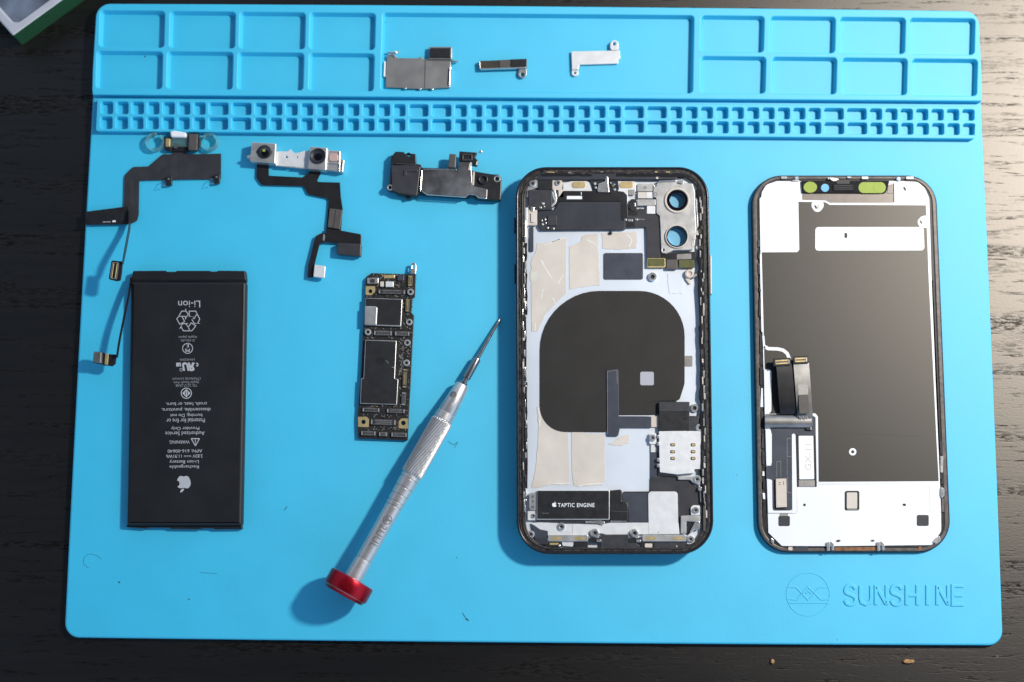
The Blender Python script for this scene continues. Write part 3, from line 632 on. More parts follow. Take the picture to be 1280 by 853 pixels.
slab('steel_plate', sp, 'smudged', fillet([(527.2, 212.2), (572.4, 212.6), (573.6, 202), (589, 202.6), (589.6, 214), (590.4, 232.6), (608.8, 236.8), (609, 248), (597.6, 246.6), (594.6, 243.2), (585.6, 242.4), (581.2, 245.8), (533.8, 242.8), (526.8, 238.2)], .8, 3), 5.8, 6.5, bev=.2)
for l, w in (([(527.4, 213), (525.4, 238.4)], .8), ([(527, 239), (533.8, 243.6), (581.4, 246.6), (585.8, 243)], .8), ([(592.4, 214.8), (591.4, 231.8)], 2.2), ([(608.6, 237.2), (607.8, 248)], 1.8), ([(588, 204.4), (586.4, 212.8)], 2.6), ([(585.6, 243), (594.4, 243.8), (597.6, 247.2), (608, 248.4)], .7), ([(529, 211.6), (571, 211.8)], .6)):
    slab('bright_edge', sp, 'tan' if w > 1.5 else 'bright', stroke(l, w), 6.2, 6.8, bev=.1)  # the wide pale strips paint white highlights along the edges
slab('rubber_block', sp, 'stiff', fillet([(561.8, 192.2), (570.4, 192.8), (569.4, 210), (560, 209.4)], .8), 5.6, 7.2, bev=.3)
ob_ = slab('outlet_frame', sp, 'black', fillet([(574.2, 189.2), (597, 190.8), (593.8, 197), (598, 201.4), (596.4, 208), (590, 206.8), (590, 202), (573.6, 201)], .8), 5.6, 7.0, bev=.25)
slab('outlet_rim', ob_, 'darkgrey', R(577.4, 192.6, 590.4, 201, 1.2), 7.0, 7.5, holes=[R(579.2, 194.4, 588.8, 199, .8)], bev=.15)
slab('spring_contact', ob_, 'tan', RR(596.2, 204, 1.8, 5, 15, .5), 7.0, 7.5)
slab('clip_end', sp, 'bright', fillet([(597, 190.5), (600.6, 187.2), (603.4, 189), (601.4, 191.6)], .8), 5.4, 6.6, bev=.15, )
cr = vlathe('screw_boss', sp, 'black', 604, 225, [(5.8, 1.9), (6.6, 1.8), (6.7, 1.6), (6.5, 1.25), (5.9, 1.2), (5.8, .01)], 24)
for x, y, r in ((487.4, 234.6, 3.8), (621.3, 223.8, 4.4)):
    slab('eyelet', sp, 'nickel', Cc(x, y, r, 20), 5.0, 6.1, holes=[Cc(x, y, r * .58, 16)], bev=.12)
slab('lower_peg', sp, 'black', Cc(510, 247, 2.6, 12), 3.0, 4.6)

# ------------------------------------------------------------------ three small brackets in the parts tray
b1 = thing('shield_bracket', 'large brownish grey steel shield plate with black foam block, in the long tray pocket', 'bracket', 520, 92)
slab('shield_plate', b1, 'nickel', fillet([(483.6, 70.4), (495.6, 70.6), (496, 72.6), (523.6, 73), (525, 70.8), (527.2, 71), (528, 73.8), (563.6, 75), (562.6, 109.6), (531, 111.2), (510, 111), (508, 110.2), (482, 109.4)], .8), 2.9, 3.7, bev=.15)
slab('pressed_seam', b1, 'stiff', stroke([(531.6, 74), (530.6, 110.6)], 1.2), 3.7, 3.74)
slab('pressed_seam', b1, 'stiff', stroke([(532, 75.4), (564, 76.2), (565, 80)], 1.0), 3.7, 3.76)
fm = slab('foam_holder', b1, 'nickel', fillet([(536.2, 58.6), (565, 58.6), (564.8, 74), (535.8, 73.6)], 1.2), 3.0, 4.4, bev=.2)
slab('foam_block', fm, 'black', fillet([(538.2, 60), (563.8, 60), (563.6, 71.8), (537.4, 71.4)], .8), 4.4, 5.2, bev=.25)
slab('side_fold', b1, 'label', fillet([(480, 76.4), (481.8, 76.6), (481.4, 95.6), (479.2, 95.4)], .4), 3.0, 4.4, bev=.12)
slab('side_fold', b1, 'bright', stroke([(563, 84), (561.6, 106)], 1.0), 3.3, 4.6, bev=.1)
for l in ([(484, 65), (492, 66), (499, 64.6)], [(485, 68.6), (491.6, 68.2), (494, 70.6)]): slab('spring_finger', b1, 'bright', stroke(l, 1.6), 3.4, 4.4, bev=.15)
vlathe('spring_dimple', b1, 'bright', 494.4, 65.2, [(3.6, .75), (4.6, .6), (4.9, .01)], 14)
slab('spring_finger', b1, 'bright', stroke([(565, 75.4), (570, 77), (573, 76)], 1.8), 3.4, 4.4, bev=.15)
for x, y in ((506.6, 110.4), (525, 111.4), (540, 111.2)): slab('edge_tooth', b1, 'bright', RR(x, y, 3, 1.6, 0, .4), 3.1, 4.0, bev=.1)
b2 = thing('connector_bracket', 'narrow dark steel bracket with one eyelet, middle one in the long tray pocket', 'bracket', 628, 82)
slab('bar', b2, 'bronze', fillet([(598.4, 76.4), (624, 75.4), (658.6, 73.6), (658.6, 84), (598.6, 86.8)], .8), 2.9, 4.2, bev=.15)
slab('foam_strip', b2, 'stiff', fillet([(624.4, 75.2), (637.4, 74.6), (637.2, 84.4), (624.4, 85)], .4), 4.2, 4.5, bev=.1)
slab('foam_strip', b2, 'black', fillet([(637.8, 74.4), (658.4, 73.6), (658.2, 83.4), (637.6, 84.4)], .4), 4.2, 4.4, bev=.1)
slab('folded_edge', b2, 'bright', stroke([(600, 86.4), (657.6, 84.6)], 1.3), 3.6, 4.7, bev=.1)
slab('folded_edge', b2, 'bright', stroke([(599.4, 77), (600, 85.6)], 1.0), 3.6, 4.6, bev=.1)
slab('eyelet', b2, 'nickel', fillet([(649.6, 85.6), (658.4, 85), (658, 95, 4), (653, 98.6, 4), (647.6, 95, 3), (648, 90)], 1.5), 3.0, 3.8, holes=[Cc(652.9, 93.6, 2.6, 16)], bev=.15)
b3 = thing('battery_bracket', 'pale grey L shaped bracket with an eyelet at each end, in the long pocket', 'bracket', 745, 75)
slab('plate', b3, 'paint', fillet([(714.2, 64.4), (763.4, 63.4), (774.6, 63), (775.4, 73.6), (772.8, 74.4), (772.6, 79.6), (724.4, 81), (722.8, 86.6), (723, 88), (715, 88)], .6), 3.0, 3.7, bev=.15)
slab('eyelet', b3, 'paint', fillet([(763, 62.8), (762.8, 54, 4), (767.4, 49.6, 4), (773, 52, 4), (773.6, 62.8)], 3), 3.4, 4.1, holes=[Cc(768, 54.8, 2.3, 16)], bev=.12)
slab('eyelet', b3, 'paint', fillet([(714.6, 87.6), (723, 87.6), (723, 94, 2.5), (718.6, 95.8, 3), (714.8, 93.6, 2)], 1.5), 2.8, 3.4, holes=[Cc(718.8, 91.3, 1.6, 12)], bev=.1)
slab('crease', b3, 'nickel', stroke([(763, 62.9), (774, 62.7)], .6), 3.7, 3.74)
slab('crease', b3, 'nickel', stroke([(714.6, 87.4), (723, 87.2)], .6), 3.7, 3.74)

# ------------------------------------------------------------------ logic board
lb = thing('logic_board', 'narrow black circuit board with gold corner pads and tiny chips, right of the battery', 'circuit board', 482, 445)
pbz = 4.1
slab('circuit_board', lb, 'pcb', fillet([(457, 356), (457.4, 348, 1), (463.8, 341.6, 1), (520, 343.2), (518.6, 371), (515.6, 373.2), (514.4, 391.2), (517.6, 394.5), (515.6, 430), (513, 483.4), (510.8, 521.5), (509.6, 550.4), (447.5, 548.2), (446.8, 521.5), (450.6, 475.7), (452.9, 430), (453.4, 417), (455.4, 398)], .7, 3), 2.6, pbz, holes=[Cc(463, 364.3, 2.2, 14), Cc(454.4, 527.7, 2.6, 14), Cc(504.2, 529, 2.7, 14)], bev=.12)
slab('gold_pad', lb, 'pad', fillet([(457.2, 358), (468.9, 358), (469, 365, 4), (464, 369.4, 3), (457, 368.6)], .8), pbz, pbz + .12, holes=[Cc(463, 364.3, 2.4, 14)])
slab('gold_pad', lb, 'pad', fillet([(447.4, 521.2), (458, 521, 2), (461.4, 524, 2), (461, 534.2), (447.6, 533.8)], 1), pbz, pbz + .12, holes=[Cc(454.4, 527.7, 2.8, 14)])
slab('gold_pad', lb, 'pad', fillet([(498.2, 535.6), (498.3, 527, 3), (501.4, 523.4, 2), (510, 523.2), (509.8, 536)], 1), pbz, pbz + .12, holes=[Cc(504.2, 529, 2.9, 14)])
def chip(outer, inner, h=1.0):
    c_ = slab('shielded_chip', lb, 'silver', outer, pbz, pbz + h, bev=.12)
    slab('chip_film', c_, 'chip', inner, pbz + h, pbz + h + .05)
    return c_
chip(fillet([(456.8, 372.6), (503, 374.2), (501.2, 408.4), (455.6, 406.8)], 1), fillet([(457.4, 373.2), (501.8, 374.8), (500.2, 406.8), (456.4, 405.6)], .8))
slab('square_can', lb, 'silver', fillet([(456.2, 382.8), (470, 383, 2), (471.6, 385, 1), (470.6, 406.4), (455.6, 405.8)], 1), pbz + 1.1, pbz + 1.8, bev=.25)
c2 = chip(fillet([(456.6, 425), (495.6, 426.2), (493.4, 473.2, 1), (497.8, 474.4), (496, 506.2), (450, 504.8), (451.4, 473.6), (454.4, 472.6)], .8), fillet([(457.4, 425.8), (494.8, 427), (492.6, 473.8, .6), (497, 475.2), (495.3, 505.3), (450.9, 504), (452.2, 474.2), (455.2, 473.2)], .5))
slab('thermal_paste', c2, 'smudged', fillet([(480.5, 450.6), (483.8, 450.4), (486.4, 453.6), (485.6, 455.6), (483, 452.8)], .8), pbz + 1.05, pbz + 1.2)
slab('thermal_paste', c2, 'nickel', RR(491.6, 459.6, 4, 1.2, 15, .4), pbz + 1.05, pbz + 1.2)
slab('film_patch', c2, 'black', RR(474.5, 451, 9, 9, 2, 1), pbz + 1.05, pbz + 1.07)
def conn(x0, y0, x1, y1, ang=2, gold=False, vertical=False):
    w, h = x1 - x0, y1 - y0; cx, cy = (x0 + x1) / 2, (y0 + y1) / 2
    c_ = slab('board_connector', lb, 'darkgrey', RR(cx, cy, w, h, ang, .8), pbz, pbz + .6, bev=.12)
    mt = 'gold' if gold else 'solder'; ca, sa = math.cos(math.radians(ang)), math.sin(math.radians(ang))
    def loc(u, v): return (cx + u * ca - v * sa, cy + u * sa + v * ca)
    pins = []
    if w > h:
        for s in (-1, 1):
            slab('end_clip', c_, 'gold' if gold else 'silver', RR(*loc(s * (w / 2 - 1.2), 0), 1.6, h * .7, ang, .3), pbz + .6, pbz + .8)
            k = int(w / 1.6)
            pins += [RR(*loc((i - (k - 1) / 2) * 1.15, s * h * .27), .55, h * .2, ang, .1) for i in range(k)]
        slab('spine', c_, mt if gold else 'smudged', RR(*loc(0, 0), w * .68, h * .16, ang, .2), pbz + .6, pbz + .85)
    else:
        for s in (-1, 1):
            slab('end_clip', c_, 'gold' if gold else 'silver', RR(*loc(0, s * (h / 2 - 1.2)), w * .7, 1.6, ang, .3), pbz + .6, pbz + .8)
            k = int(h / 1.6)
            pins += [RR(*loc(s * w * .27, (i - (k - 1) / 2) * 1.15), w * .2, .55, ang, .1) for i in range(k)]
        slab('spine', c_, mt if gold else 'smudged', RR(*loc(0, 0), w * .16, h * .68, ang, .2), pbz + .6, pbz + .85)
    slabs('pin_row', c_, mt, pins, pbz + .6, pbz + .72)
for a in ((473, 362, 506.5, 368, 1.5), (467.3, 413, 489.8, 420, 1.5), (493.4, 414, 511.8, 420.4, 1.5), (453, 509.6, 474.3, 515.6, 2), (483.4, 510.8, 506.2, 517, 2), (463.4, 524, 494.8, 532, 2), (451.2, 538.6, 469.6, 545, 2), (473.4, 540, 484.1, 546, 2), (489, 540.4, 508.6, 547, 2)): conn(*a)
for a in ((509.4, 344.4, 515.8, 357.8, 2, True), (506.5, 374, 511.8, 389.8, 2, True), (503, 461.3, 508.6, 485, 2, True), (501.4, 490.4, 507.4, 507, 2)): conn(*a)
for x, y in ((513.1, 365.3), (511.6, 403), (460, 415.4), (509.2, 428.8), (508.2, 454)): standoff(lb, x, y, 4.1, pbz, .9)
for a, m_, h in (((458.8, 347.6, 473, 354.6), 'solder', .5), ((480, 343.8, 493.4, 348), 'gold', .6), ((496.8, 344, 505, 351), 'slate', .6), ((475.2, 352, 479.6, 358.4), 'tan', .8), ((482, 352, 491.8, 358.8), 'paint', .9), ((463, 349, 469, 353.2), 'darkgrey', .8)):
    slab('component_can', lb, m_, R(*a, .8), pbz, pbz + h, bev=.12)
slab('antenna_clip', lb, 'bright', fillet([(513, 343), (513.4, 333), (514.6, 328.4, 2), (519, 328.4, 2), (520.6, 333), (519.6, 343)], .8), 4.3, 4.9, holes=[fillet([(515, 336), (515.4, 331.4), (518.2, 331.4), (518.4, 336)], .5)], bev=.12)
slab('clip_foot', lb, 'nickel', R(513.6, 336, 519.4, 342, .5), 4.9, 5.3, bev=.12)
def taken(x, y):
    for (a, b, c, d) in ((455, 371, 504, 409), (449, 424, 499, 507), (471, 360, 508, 369.5), (456, 357, 470, 370), (446, 520, 462.5, 535), (497, 522, 511, 537), (466, 412, 512, 421), (452, 509, 507, 518), (462, 523, 496, 533), (450, 538, 509, 548), (501, 460, 509.5, 508), (507, 343, 517, 359), (505, 373, 513, 391)):
        if a < x < c and b < y < d: return True
    return any((x - a) ** 2 + (y - b) ** 2 < 30 for a, b in ((513.1, 365.3), (511.6, 403), (460, 415.4), (509.2, 428.8), (508.2, 454)))
rr_ = random.Random(3); n = 0; rest = []
while n < 260:
    x, y = rr_.uniform(452, 519), rr_.uniform(343, 547)
    right = 519.5 - (y - 343) * .046; left = 457.5 - (y - 345) * .052
    if taken(x, y) or x > right - 2 or x < left + 2 or (y < 350 and x < 464): continue
    w, h = rr_.choice(((1.8, 1.0), (1.0, 1.8), (2.4, 1.3), (1.3, 2.4), (1.2, .8)))
    m_ = rr_.choice(('ceramic', 'ceramic', 'solder', 'smudged', 'darkgrey', 'nickel', 'gold' if rr_.random() < .4 else 'ceramic'))
    n += 1
    if n <= 95: slab('capacitor', lb, m_, RR(x, y, w, h, 2, .15), pbz, pbz + rr_.uniform(.25, .5))
    else: rest.append(RR(x, y, w * .8, h * .8, 2, .1))
o = slabs('solder_dots', lb, 'nickel', rest, pbz, pbz + .2); o['kind'] = 'stuff'
sm_ = []
for k in range(34):
    y = rr_.uniform(428, 470); x = 502.4 + (y - 428) * -.035 + rr_.uniform(-2.6, 2.6); sm_.append(RR(x, y, rr_.uniform(.5, 1.6), rr_.uniform(1, 4.5), rr_.uniform(-25, 25), .2))
o = slabs('glue_smear', lb, 'nickel', sm_, pbz, pbz + .22); o['kind'] = 'stuff'

# ------------------------------------------------------------------ screwdriver
sd = thing('precision_screwdriver', 'silver precision screwdriver with red end cap, lying diagonally across the mat', 'screwdriver', 530, 570)
TA = U(625.6, 397.6, 3.15); TB = U(433.6, 736.6, 12.0)
LEN = (TB - TA).length; PXL = LEN / 389.5
def S(*p): return [(a * PXL, b) for a, b in p]
lathe('bit', sd, 'steel', TA, TB, S((0, .15), (1.5, .38), (6, .5), (20, .58), (57, .78), (60, .78)), 20)
lathe('bit_shank', sd, 'steel', TA, TB, S((59.5, .8), (61, 1.35), (63, 1.5), (88, 1.6), (90, 1.5), (90.8, 1.05), (95, 1.05), (96, 1.6), (99, 1.6), (101, 1.3)), 28)
lathe('nose_sleeve', sd, 'alu', TA, TB, S((99, 1.3), (99.4, 2.45), (101, 2.7), (118, 3.1), (139, 3.55), (140, 3.4), (141, 3.4), (142, 3.7), (150, 3.82), (151, 3.5)), 48)
NF = 26
def kn(s, t, r):
    return r + .52 * (abs(math.sin(NF / 2 * (t + (s - 150 * PXL) * .055))) - .6) if 152.5 * PXL < s < 229.5 * PXL else r
kp = [(150 * PXL, 3.5), (150.6 * PXL, 3.75), (152.4 * PXL, 3.9)] + [((153 + i * 76 / 40) * PXL, 4.02) for i in range(41)] + [(230 * PXL, 3.9), (231 * PXL, 3.7), (231.5 * PXL, 3.4)]
lathe('knurled_grip', sd, 'knurl', TA, TB, kp, 240, rf=kn, smooth=60)
pr = [(231, 3.5), (231.4, 3.72)]
for g, rg in ((236, 3.75), (248.5, 3.62), (259, 3.5), (268.5, 3.4), (274.5, 3.3)): pr += [(g - .9, rg), (g - .6, rg - .26), (g + .6, rg - .26), (g + .9, rg - .02)]
pr += [(277, 3.26), (300, 3.14), (347, 3.1), (347.5, 2.94), (348.6, 2.94), (349.1, 3.12), (352, 3.25), (378, 3.4)]
lathe('handle_body', sd, 'alu', TA, TB, S(*pr), 64)
lathe('end_cap', sd, 'red', TA, TB, S((374.4, 3.4), (374.8, 8.0), (375.6, 8.5), (377, 8.72), (392.5, 8.72), (394, 8.5)), 72)
lathe('cap_edge', sd, 'rededge', TA, TB, S((393.6, 8.56), (394.9, 8.3), (395.1, 8.0)), 72, cap=False)
lathe('cap_recess', sd, 'red', TA, TB, S((394.8, 8.15), (398, 7.6), (398.6, 7.2), (396.6, 6.6), (396.4, .01)), 72)
# engraving wrapped on the handle
ax = (TB - TA).normalized(); sidev = ax.cross(Vector((0, 0, 1))).normalized(); upv = sidev.cross(ax)
def slice_y(V, F, step):
    """cut a flat shape into narrow bands so that it can follow a cylinder"""
    bm = bmesh.new(); vs = [bm.verts.new(v) for v in V]
    for f in F:
        try: bm.faces.new([vs[i] for i in f])
        except ValueError: pass
    y0 = min(v[1] for v in V); y1 = max(v[1] for v in V); n = int((y1 - y0) / step)
    for k in range(1, n + 1):
        bmesh.ops.bisect_plane(bm, geom=bm.verts[:] + bm.edges[:] + bm.faces[:], plane_co=(0, y0 + (y1 - y0) * k / (n + 1), 0), plane_no=(0, 1, 0))
    bm.verts.index_update(); V = [v.co.copy() for v in bm.verts]; F = [tuple(v.index for v in f.verts) for f in bm.faces]; bm.free(); return V, F
def wrap(name, V, F, s0, w, h, phi0, r, flip=1):
    out = []; V, F = slice_y(V, F, .08)
    for v in V:
        t = phi0 + v.y * h / r * flip; rad = r + .015 + (v.z + .5) * .02
        out.append(TA + ax * (s0 * PXL + v.x * w) + (sidev * math.sin(t) + upv * math.cos(t)) * rad)
    return mesh_obj(name, out, F, M['ink'], sd)
V, F = text_geo('2UUL', 1.12, .006)
wrap('engraved_name', V, F, 316, 9.2, 2.9, -.25, 3.16, -1)
def wrapflat(name, outer, holes, s0, phi0, r):
    v, f = slab_geo(outer, 0, .03, holes, world=True); out = []; v, f = slice_y(v, f, .25)
    for p in v:
        t = phi0 - p[1] / r; out.append(TA + ax * (s0 * PXL + p[0]) + (sidev * math.sin(t) + upv * math.cos(t)) * (r + .012 + p[2]))
    return mesh_obj(name, out, f, M['ink'], sd)
wrapflat('engraved_emblem', Cc(0, 0, 1.75, 30), [Cc(0, 0, 1.4, 30)], 293, -.25, 3.18)
wrapflat('engraved_emblem', fillet([(-.9, -.9), (.9, -.9), (1.0, 0), (.3, .1), (.3, 1.2), (-.5, 1.2), (-.4, .1), (-1.1, 0)], .2), [], 293, -.25, 3.18)
wrapflat('engraved_emblem', Cc(0, 0, 1.3, 30), [Cc(-.3, 0, .35, 10), Cc(.55, .3, .3, 10)], 117.5, .35, 3.14)
for i in ():
    pass
# ------------------------------------------------------------------ opened phone housing
ph = thing('opened_phone_housing', 'opened black phone housing with camera cut-outs and exposed inner parts, right of the screwdriver', 'phone housing', 768, 450)
def outl4(l, t, r, b, rr=38, rb=40, dl=0, dr=0): return fillet([(l, t, rr), (r, t, rr), (r + dr, b, rb), (l + dl, b, rb)], rr, 12)
ZR = 10.6; ZF = 8.3       # rim top and inner floor
o0 = outl4(644.6, 208.6, 885.8, 693.2, 38, 42, 1.2, 6.8)
i0 = outl4(648.2, 212.0, 882.4, 689.4, 35, 39, 1.2, 6.8)
i1 = outl4(656.5, 219.6, 875.6, 684.6, 29, 33, 1.0, 5.0)
HOLE1 = (846.5, 250.4); HOLE2 = (846.1, 295.6)
holes2 = [Cc(*HOLE1, 11.2, 40), Cc(*HOLE2, 11.8, 40)]
slab('back_glass', ph, 'rim', outl4(646.5, 210.6, 883.6, 690.5, 36, 40, 1.2, 6.8), 2.55, 3.4, holes=holes2, bev=.15)
slab('outer_band', ph, 'rim', o0, 3.2, ZR, holes=[i0], bev=.6, odraft=-.4, bseg=5)
slab('gasket_ledge', ph, 'gasket', outl4(647.6, 211.4, 883, 690, 35, 39, 1.2, 6.8), 3.5, ZR - .55, holes=[i1], bev=.25, odraft=-.2)
slab('display_seal', ph, 'black', outl4(651.5, 215.2, 879.6, 687, 33, 36, 1.2, 6.6), ZR - .6, ZR - .3, holes=[outl4(653.4, 217, 877.8, 685.6, 31, 34, 1.2, 6.4)], bev=.1)
fp = slab('inner_plate', ph, 'plate', outl4(655.5, 218.8, 876.6, 685.6, 30, 34, 1.0, 5.0), 3.45, ZF, holes=holes2, bev=0)
slab('side_button', ph, 'rim', [tuple(U(x, y, 8).xy) for x, y in ((645.6, 272), (645.6, 291), (642.6, 291), (642.6, 272))], 5.2, 8, bev=.3, world=True)
slab('side_button', ph, 'rim', [tuple(U(x, y, 8).xy) for x, y in ((645.8, 330), (645.8, 354), (642.9, 354), (642.9, 330))], 5.2, 8, bev=.3, world=True)
slab('side_button', ph, 'nickel', [tuple(U(x, y, 8).xy) for x, y in ((886.4, 319), (889.6, 319), (890, 368), (887, 368))], 5.2, 8, bev=.3, world=True)
# dark strips and little clips between ledge and plate
def Z(name, m_, l, z0=0.0, z1=.3, bev=.08, holes=(), par=None): return slab(name, par or ph, m_, l, ZF + z0, ZF + z1, holes=holes, bev=bev)
def jag(x0, x1, ya, yb, slope, amp, step, seed):
    g_ = random.Random(seed); L_, R_ = [], []; y = ya
    while y < yb:
        L_.append((x0 + slope * (y - ya) + g_.uniform(-amp, amp), y)); R_.append((x1 + slope * (y - ya) + g_.uniform(-amp * .5, amp * .5), y)); y += g_.uniform(step * .4, step * 1.6)
    return L_ + R_[::-1]
Z('side_gasket', 'modblack', jag(653.2, 658.6, 304, 396, .005, 1.3, 6, 1), .1, 1.95, .1)
Z('side_gasket', 'modblack', jag(654.4, 658.8, 478, 616, .004, 1.1, 8, 2), .1, 1.95, .1)
Z('side_gasket', 'modblack', jag(655.6, 658.0, 396, 478, .005, .6, 5, 9), .1, 1.9, .1)
Z('side_gasket', 'modblack', jag(873.2, 880.2, 312, 600, .012, 1.2, 7, 3), .1, 1.95, .1)
Z('side_gasket', 'modblack', jag(871.6, 878.0, 236, 312, .02, 1.2, 7, 4), .1, 1.95, .1)
Z('side_gasket', 'modblack', [(y_, x_) for x_, y_ in jag(215.4, 220.4, 676, 742, 0, .8, 8, 5)], .1, 1.95, .1)
Z('side_gasket', 'modblack', [(y_, x_) for x_, y_ in jag(215.4, 220.8, 770, 860, .01, .8, 8, 6)], .1, 1.95, .1)
Z('side_gasket', 'modblack', jag(878.2, 884.0, 600, 655, .012, .8, 7, 7), .1, 1.9, .1)
rg = random.Random(11)
for side in (0, 1):
    y = 296 if side == 0 else 246
    while y < 640:
        h = rg.uniform(2.5, 11)
        x = (654.6 + (y - 300) * .006 if side == 0 else 876.4 + (y - 262) * .013) + rg.uniform(-2.2, 2.2)
        m_ = rg.choice(('bright', 'nickel', 'tan', 'bright', 'black', 'gasket', 'silver', 'black', 'darkgrey'))
        w = rg.uniform(.5, 1.3) * (1.6 if m_ in ('black', 'gasket', 'darkgrey') else 1)
        Z('edge_clip', m_, fillet([(x - w, y), (x + w * .8, y + rg.uniform(-1, 1)), (x + w, y + h), (x - w * .7, y + h + rg.uniform(-1, 1))], .5, 2), 1.8, rg.uniform(2.0, 2.25), .05)
        y += h * rg.uniform(.5, 1) + rg.uniform(.3, 3)
for x, w in ((688, 9), (712, 4), (728, 12), (752, 4), (790, 7), (820, 3), (835, 5)): Z('edge_clip', rg.choice(('gold', 'nickel', 'darkgrey')), RR(x, 215 + rg.uniform(-.6, .8), w, 1.2, rg.uniform(-6, 6), .4), 1.8, 2.1, .05)
for k in range(9): Z('edge_clip', 'bright', RR(655.4, 461 + k * 2.4, 2.4, 1.0), 1.8, 2.1, .05)
for l, w in (([(656.8, 276), (657, 296)], 1.2), ([(869.4, 248), (871, 286)], 1.6), ([(872, 250), (873, 284)], .8), ([(874.6, 314), (877, 372)], 1.1), ([(656.2, 608), (657, 617)], 2.4)):
    Z('ground_spring', 'bright', stroke(l, w), .4, 1.7)
# patches of left-over adhesive
rt = random.Random(17)
def torn(l, amp=.7):
    out = []
    for i in range(len(l)):
        a = Vector(l[i]); b = Vector(l[(i + 1) % len(l)]); n = max(1, int((b - a).length / 3.2)); straight = abs(a.x - b.x) < 2.5 and (b - a).length > 30
        for k in range(n):
            p = a.lerp(b, k / n); w = .15 if straight else amp; out.append((p.x + rt.uniform(-w, w), p.y + rt.uniform(-w, w)))
    return out
def patch(l, name='torn_adhesive', m_='cream'): return Z(name, m_, fillet(torn(l), .6, 2), .01, .13, .03)
patch([(672, 303.4), (679, 304.5), (693, 301), (700, 297.4), (708, 296), (708, 367.4), (700, 374), (693, 381.4), (684, 391), (677.2, 402.5), (671.5, 414.8), (664.4, 414.8), (663.6, 340), (664, 326), (668, 318)])
patch([(711.5, 308.5), (720, 305), (726.4, 302), (728, 296), (731, 293.5), (747.5, 292.6), (750, 356.8), (733, 358.4), (720, 360), (711.7, 362)])
patch([(752.4, 292), (764, 290.6), (780, 291), (795.8, 289.6), (796, 311), (775, 312.2), (752.6, 311)])
patch([(671, 509), (687.8, 509.4), (692, 517), (694.8, 525), (695, 533), (700, 536), (710, 536), (712.4, 604.4), (704, 607), (689, 605.6), (672, 609.8), (664.6, 609.4), (669, 590), (672, 560), (673.4, 530)])
patch([(714.4, 538), (735, 541.6), (756.2, 542.8), (755.8, 575), (756.6, 601), (753, 607), (744, 606), (735, 608.4), (725, 607), (717.6, 607.8), (714.8, 590)])
patch([(759, 555), (765, 553.4), (773, 547), (787, 542.8), (786.8, 553), (778, 557), (765, 557.2)])
patch([(834, 343), (854, 343), (854.6, 366.6), (837, 367)], m_='plate')
for l in ([(690, 302.6), (706, 297)], [(676, 325), (683, 338), (690, 349)], [(697, 355), (704, 344)], [(691, 372), (694, 381)], [(669, 404), (668.4, 414)], [(672, 510), (675, 522), (674.4, 533)], [(694, 523), (697, 533), (706, 535.4)], [(680, 306.4), (700, 299.6)], [(733, 300), (742, 304), (748, 310)], [(690, 605), (712, 604.6)], [(722, 608), (735, 605.4), (753, 605)], [(783, 293), (790, 300), (786, 309)], [(676, 373), (679, 362)]):
    Z('painted_wrinkle_highlight', 'wrinkle_light', fillet(torn(stroke(l, 1.5), .35), .3, 2), .1, .17, .03)  # pale strips paint the white highlights along the adhesive's wrinkles
slabs('faint_stamp', fp, 'faint', [RR(666.8, 345.6, 8, 11), RR(678.5, 362.6, 14, 1)], ZF + .13, ZF + .15)
# wireless charging coil sheet
Z('charging_coil', 'coil', fillet([(675, 363.8, 74), (856, 363.8, 76), (855.8, 480, 20), (849.4, 500.2, 4), (844, 501), (823, 501), (823, 518.6), (808.6, 518.9), (773.4, 518.9), (773.4, 521), (757, 540.4, 3), (740, 540.2), (675, 540, 68)], 1, 10), .02, .34, .06)
Z('coil_crease', 'coil', stroke([(808, 518), (808.4, 504), (815, 502.2), (846, 501.6)], .9), .3, .42)
Z('white_window', 'greylabel', R(800.3, 464.9, 817.3, 481.8, 2.2), .34, .4, .02)
Z('grey_patch', 'nickel', R(855.8, 445, 865.6, 458.6, 1.2), .01, .04, 0)
stp = Z('antenna_flex', 'slate', fillet([(758.2, 463, 1.2), (771, 461.2, 1.6), (773.2, 464), (773.6, 520.4), (809, 520.6), (814, 521), (814, 535), (775.4, 534.8, 1.4), (774.6, 536.8, 1), (772.6, 545.6, 2), (759, 545.4, 2)], .6, 4), .36, .75, .1)
slab('flex_border', stp, 'nickel', stroke([(759.2, 543), (759.2, 465), (771, 462.8), (771.6, 480)], .5), ZF + .75, ZF + .78)
Z('coil_contact', 'tan', R(814, 520.5, 823.2, 534.2, .8), .3, .7)
Z('navy_pad', 'slate', R(754.8, 316.4, 803.8, 349.4, 2.2), .02, .4, .1)
# upper bar, earpiece bay
Z('upper_bar', 'navy', fillet([(672, 215.4), (846, 215.4), (846, 224.6), (672, 225)], 1), .1, 1.82, .2)
Z('antenna_bracket', 'silver', fillet([(658.4, 246), (659.4, 234, 6), (664, 226), (672.4, 223.8, 1), (672.6, 234.6), (664.6, 236.6), (660.4, 247)], 1), .2, 1.2)
disc_screw(ph, 665.6, 229.6, 4.4, ZF + 1.2)
Z('corner_block', 'black', R(672.4, 222.5, 691, 237.4, 1), .2, 1.5, .2)
Z('screw_tab', 'tan', fillet([(690.6, 224.6), (701.6, 224.6, 2.5), (703.6, 229, 2), (702.4, 236.8), (704.6, 238), (704.4, 247.4), (698.4, 247), (698, 237.6), (690.6, 237.6)], .8), .3, 1.3)
disc_screw(ph, 697.2, 228.9, 3.6, ZF + 1.3)
Z('white_bar', 'paint', fillet([(704, 229), (715, 226.6), (733, 226.6, 3), (738.4, 229), (741, 239), (704, 239)], 1), .2, .8)
for cx in (723.5, 783):
    Z('gold_pad', 'pad', R(cx - 8.4, 227.4, cx + 8.4, 235.2, 3), .8, 1.0)
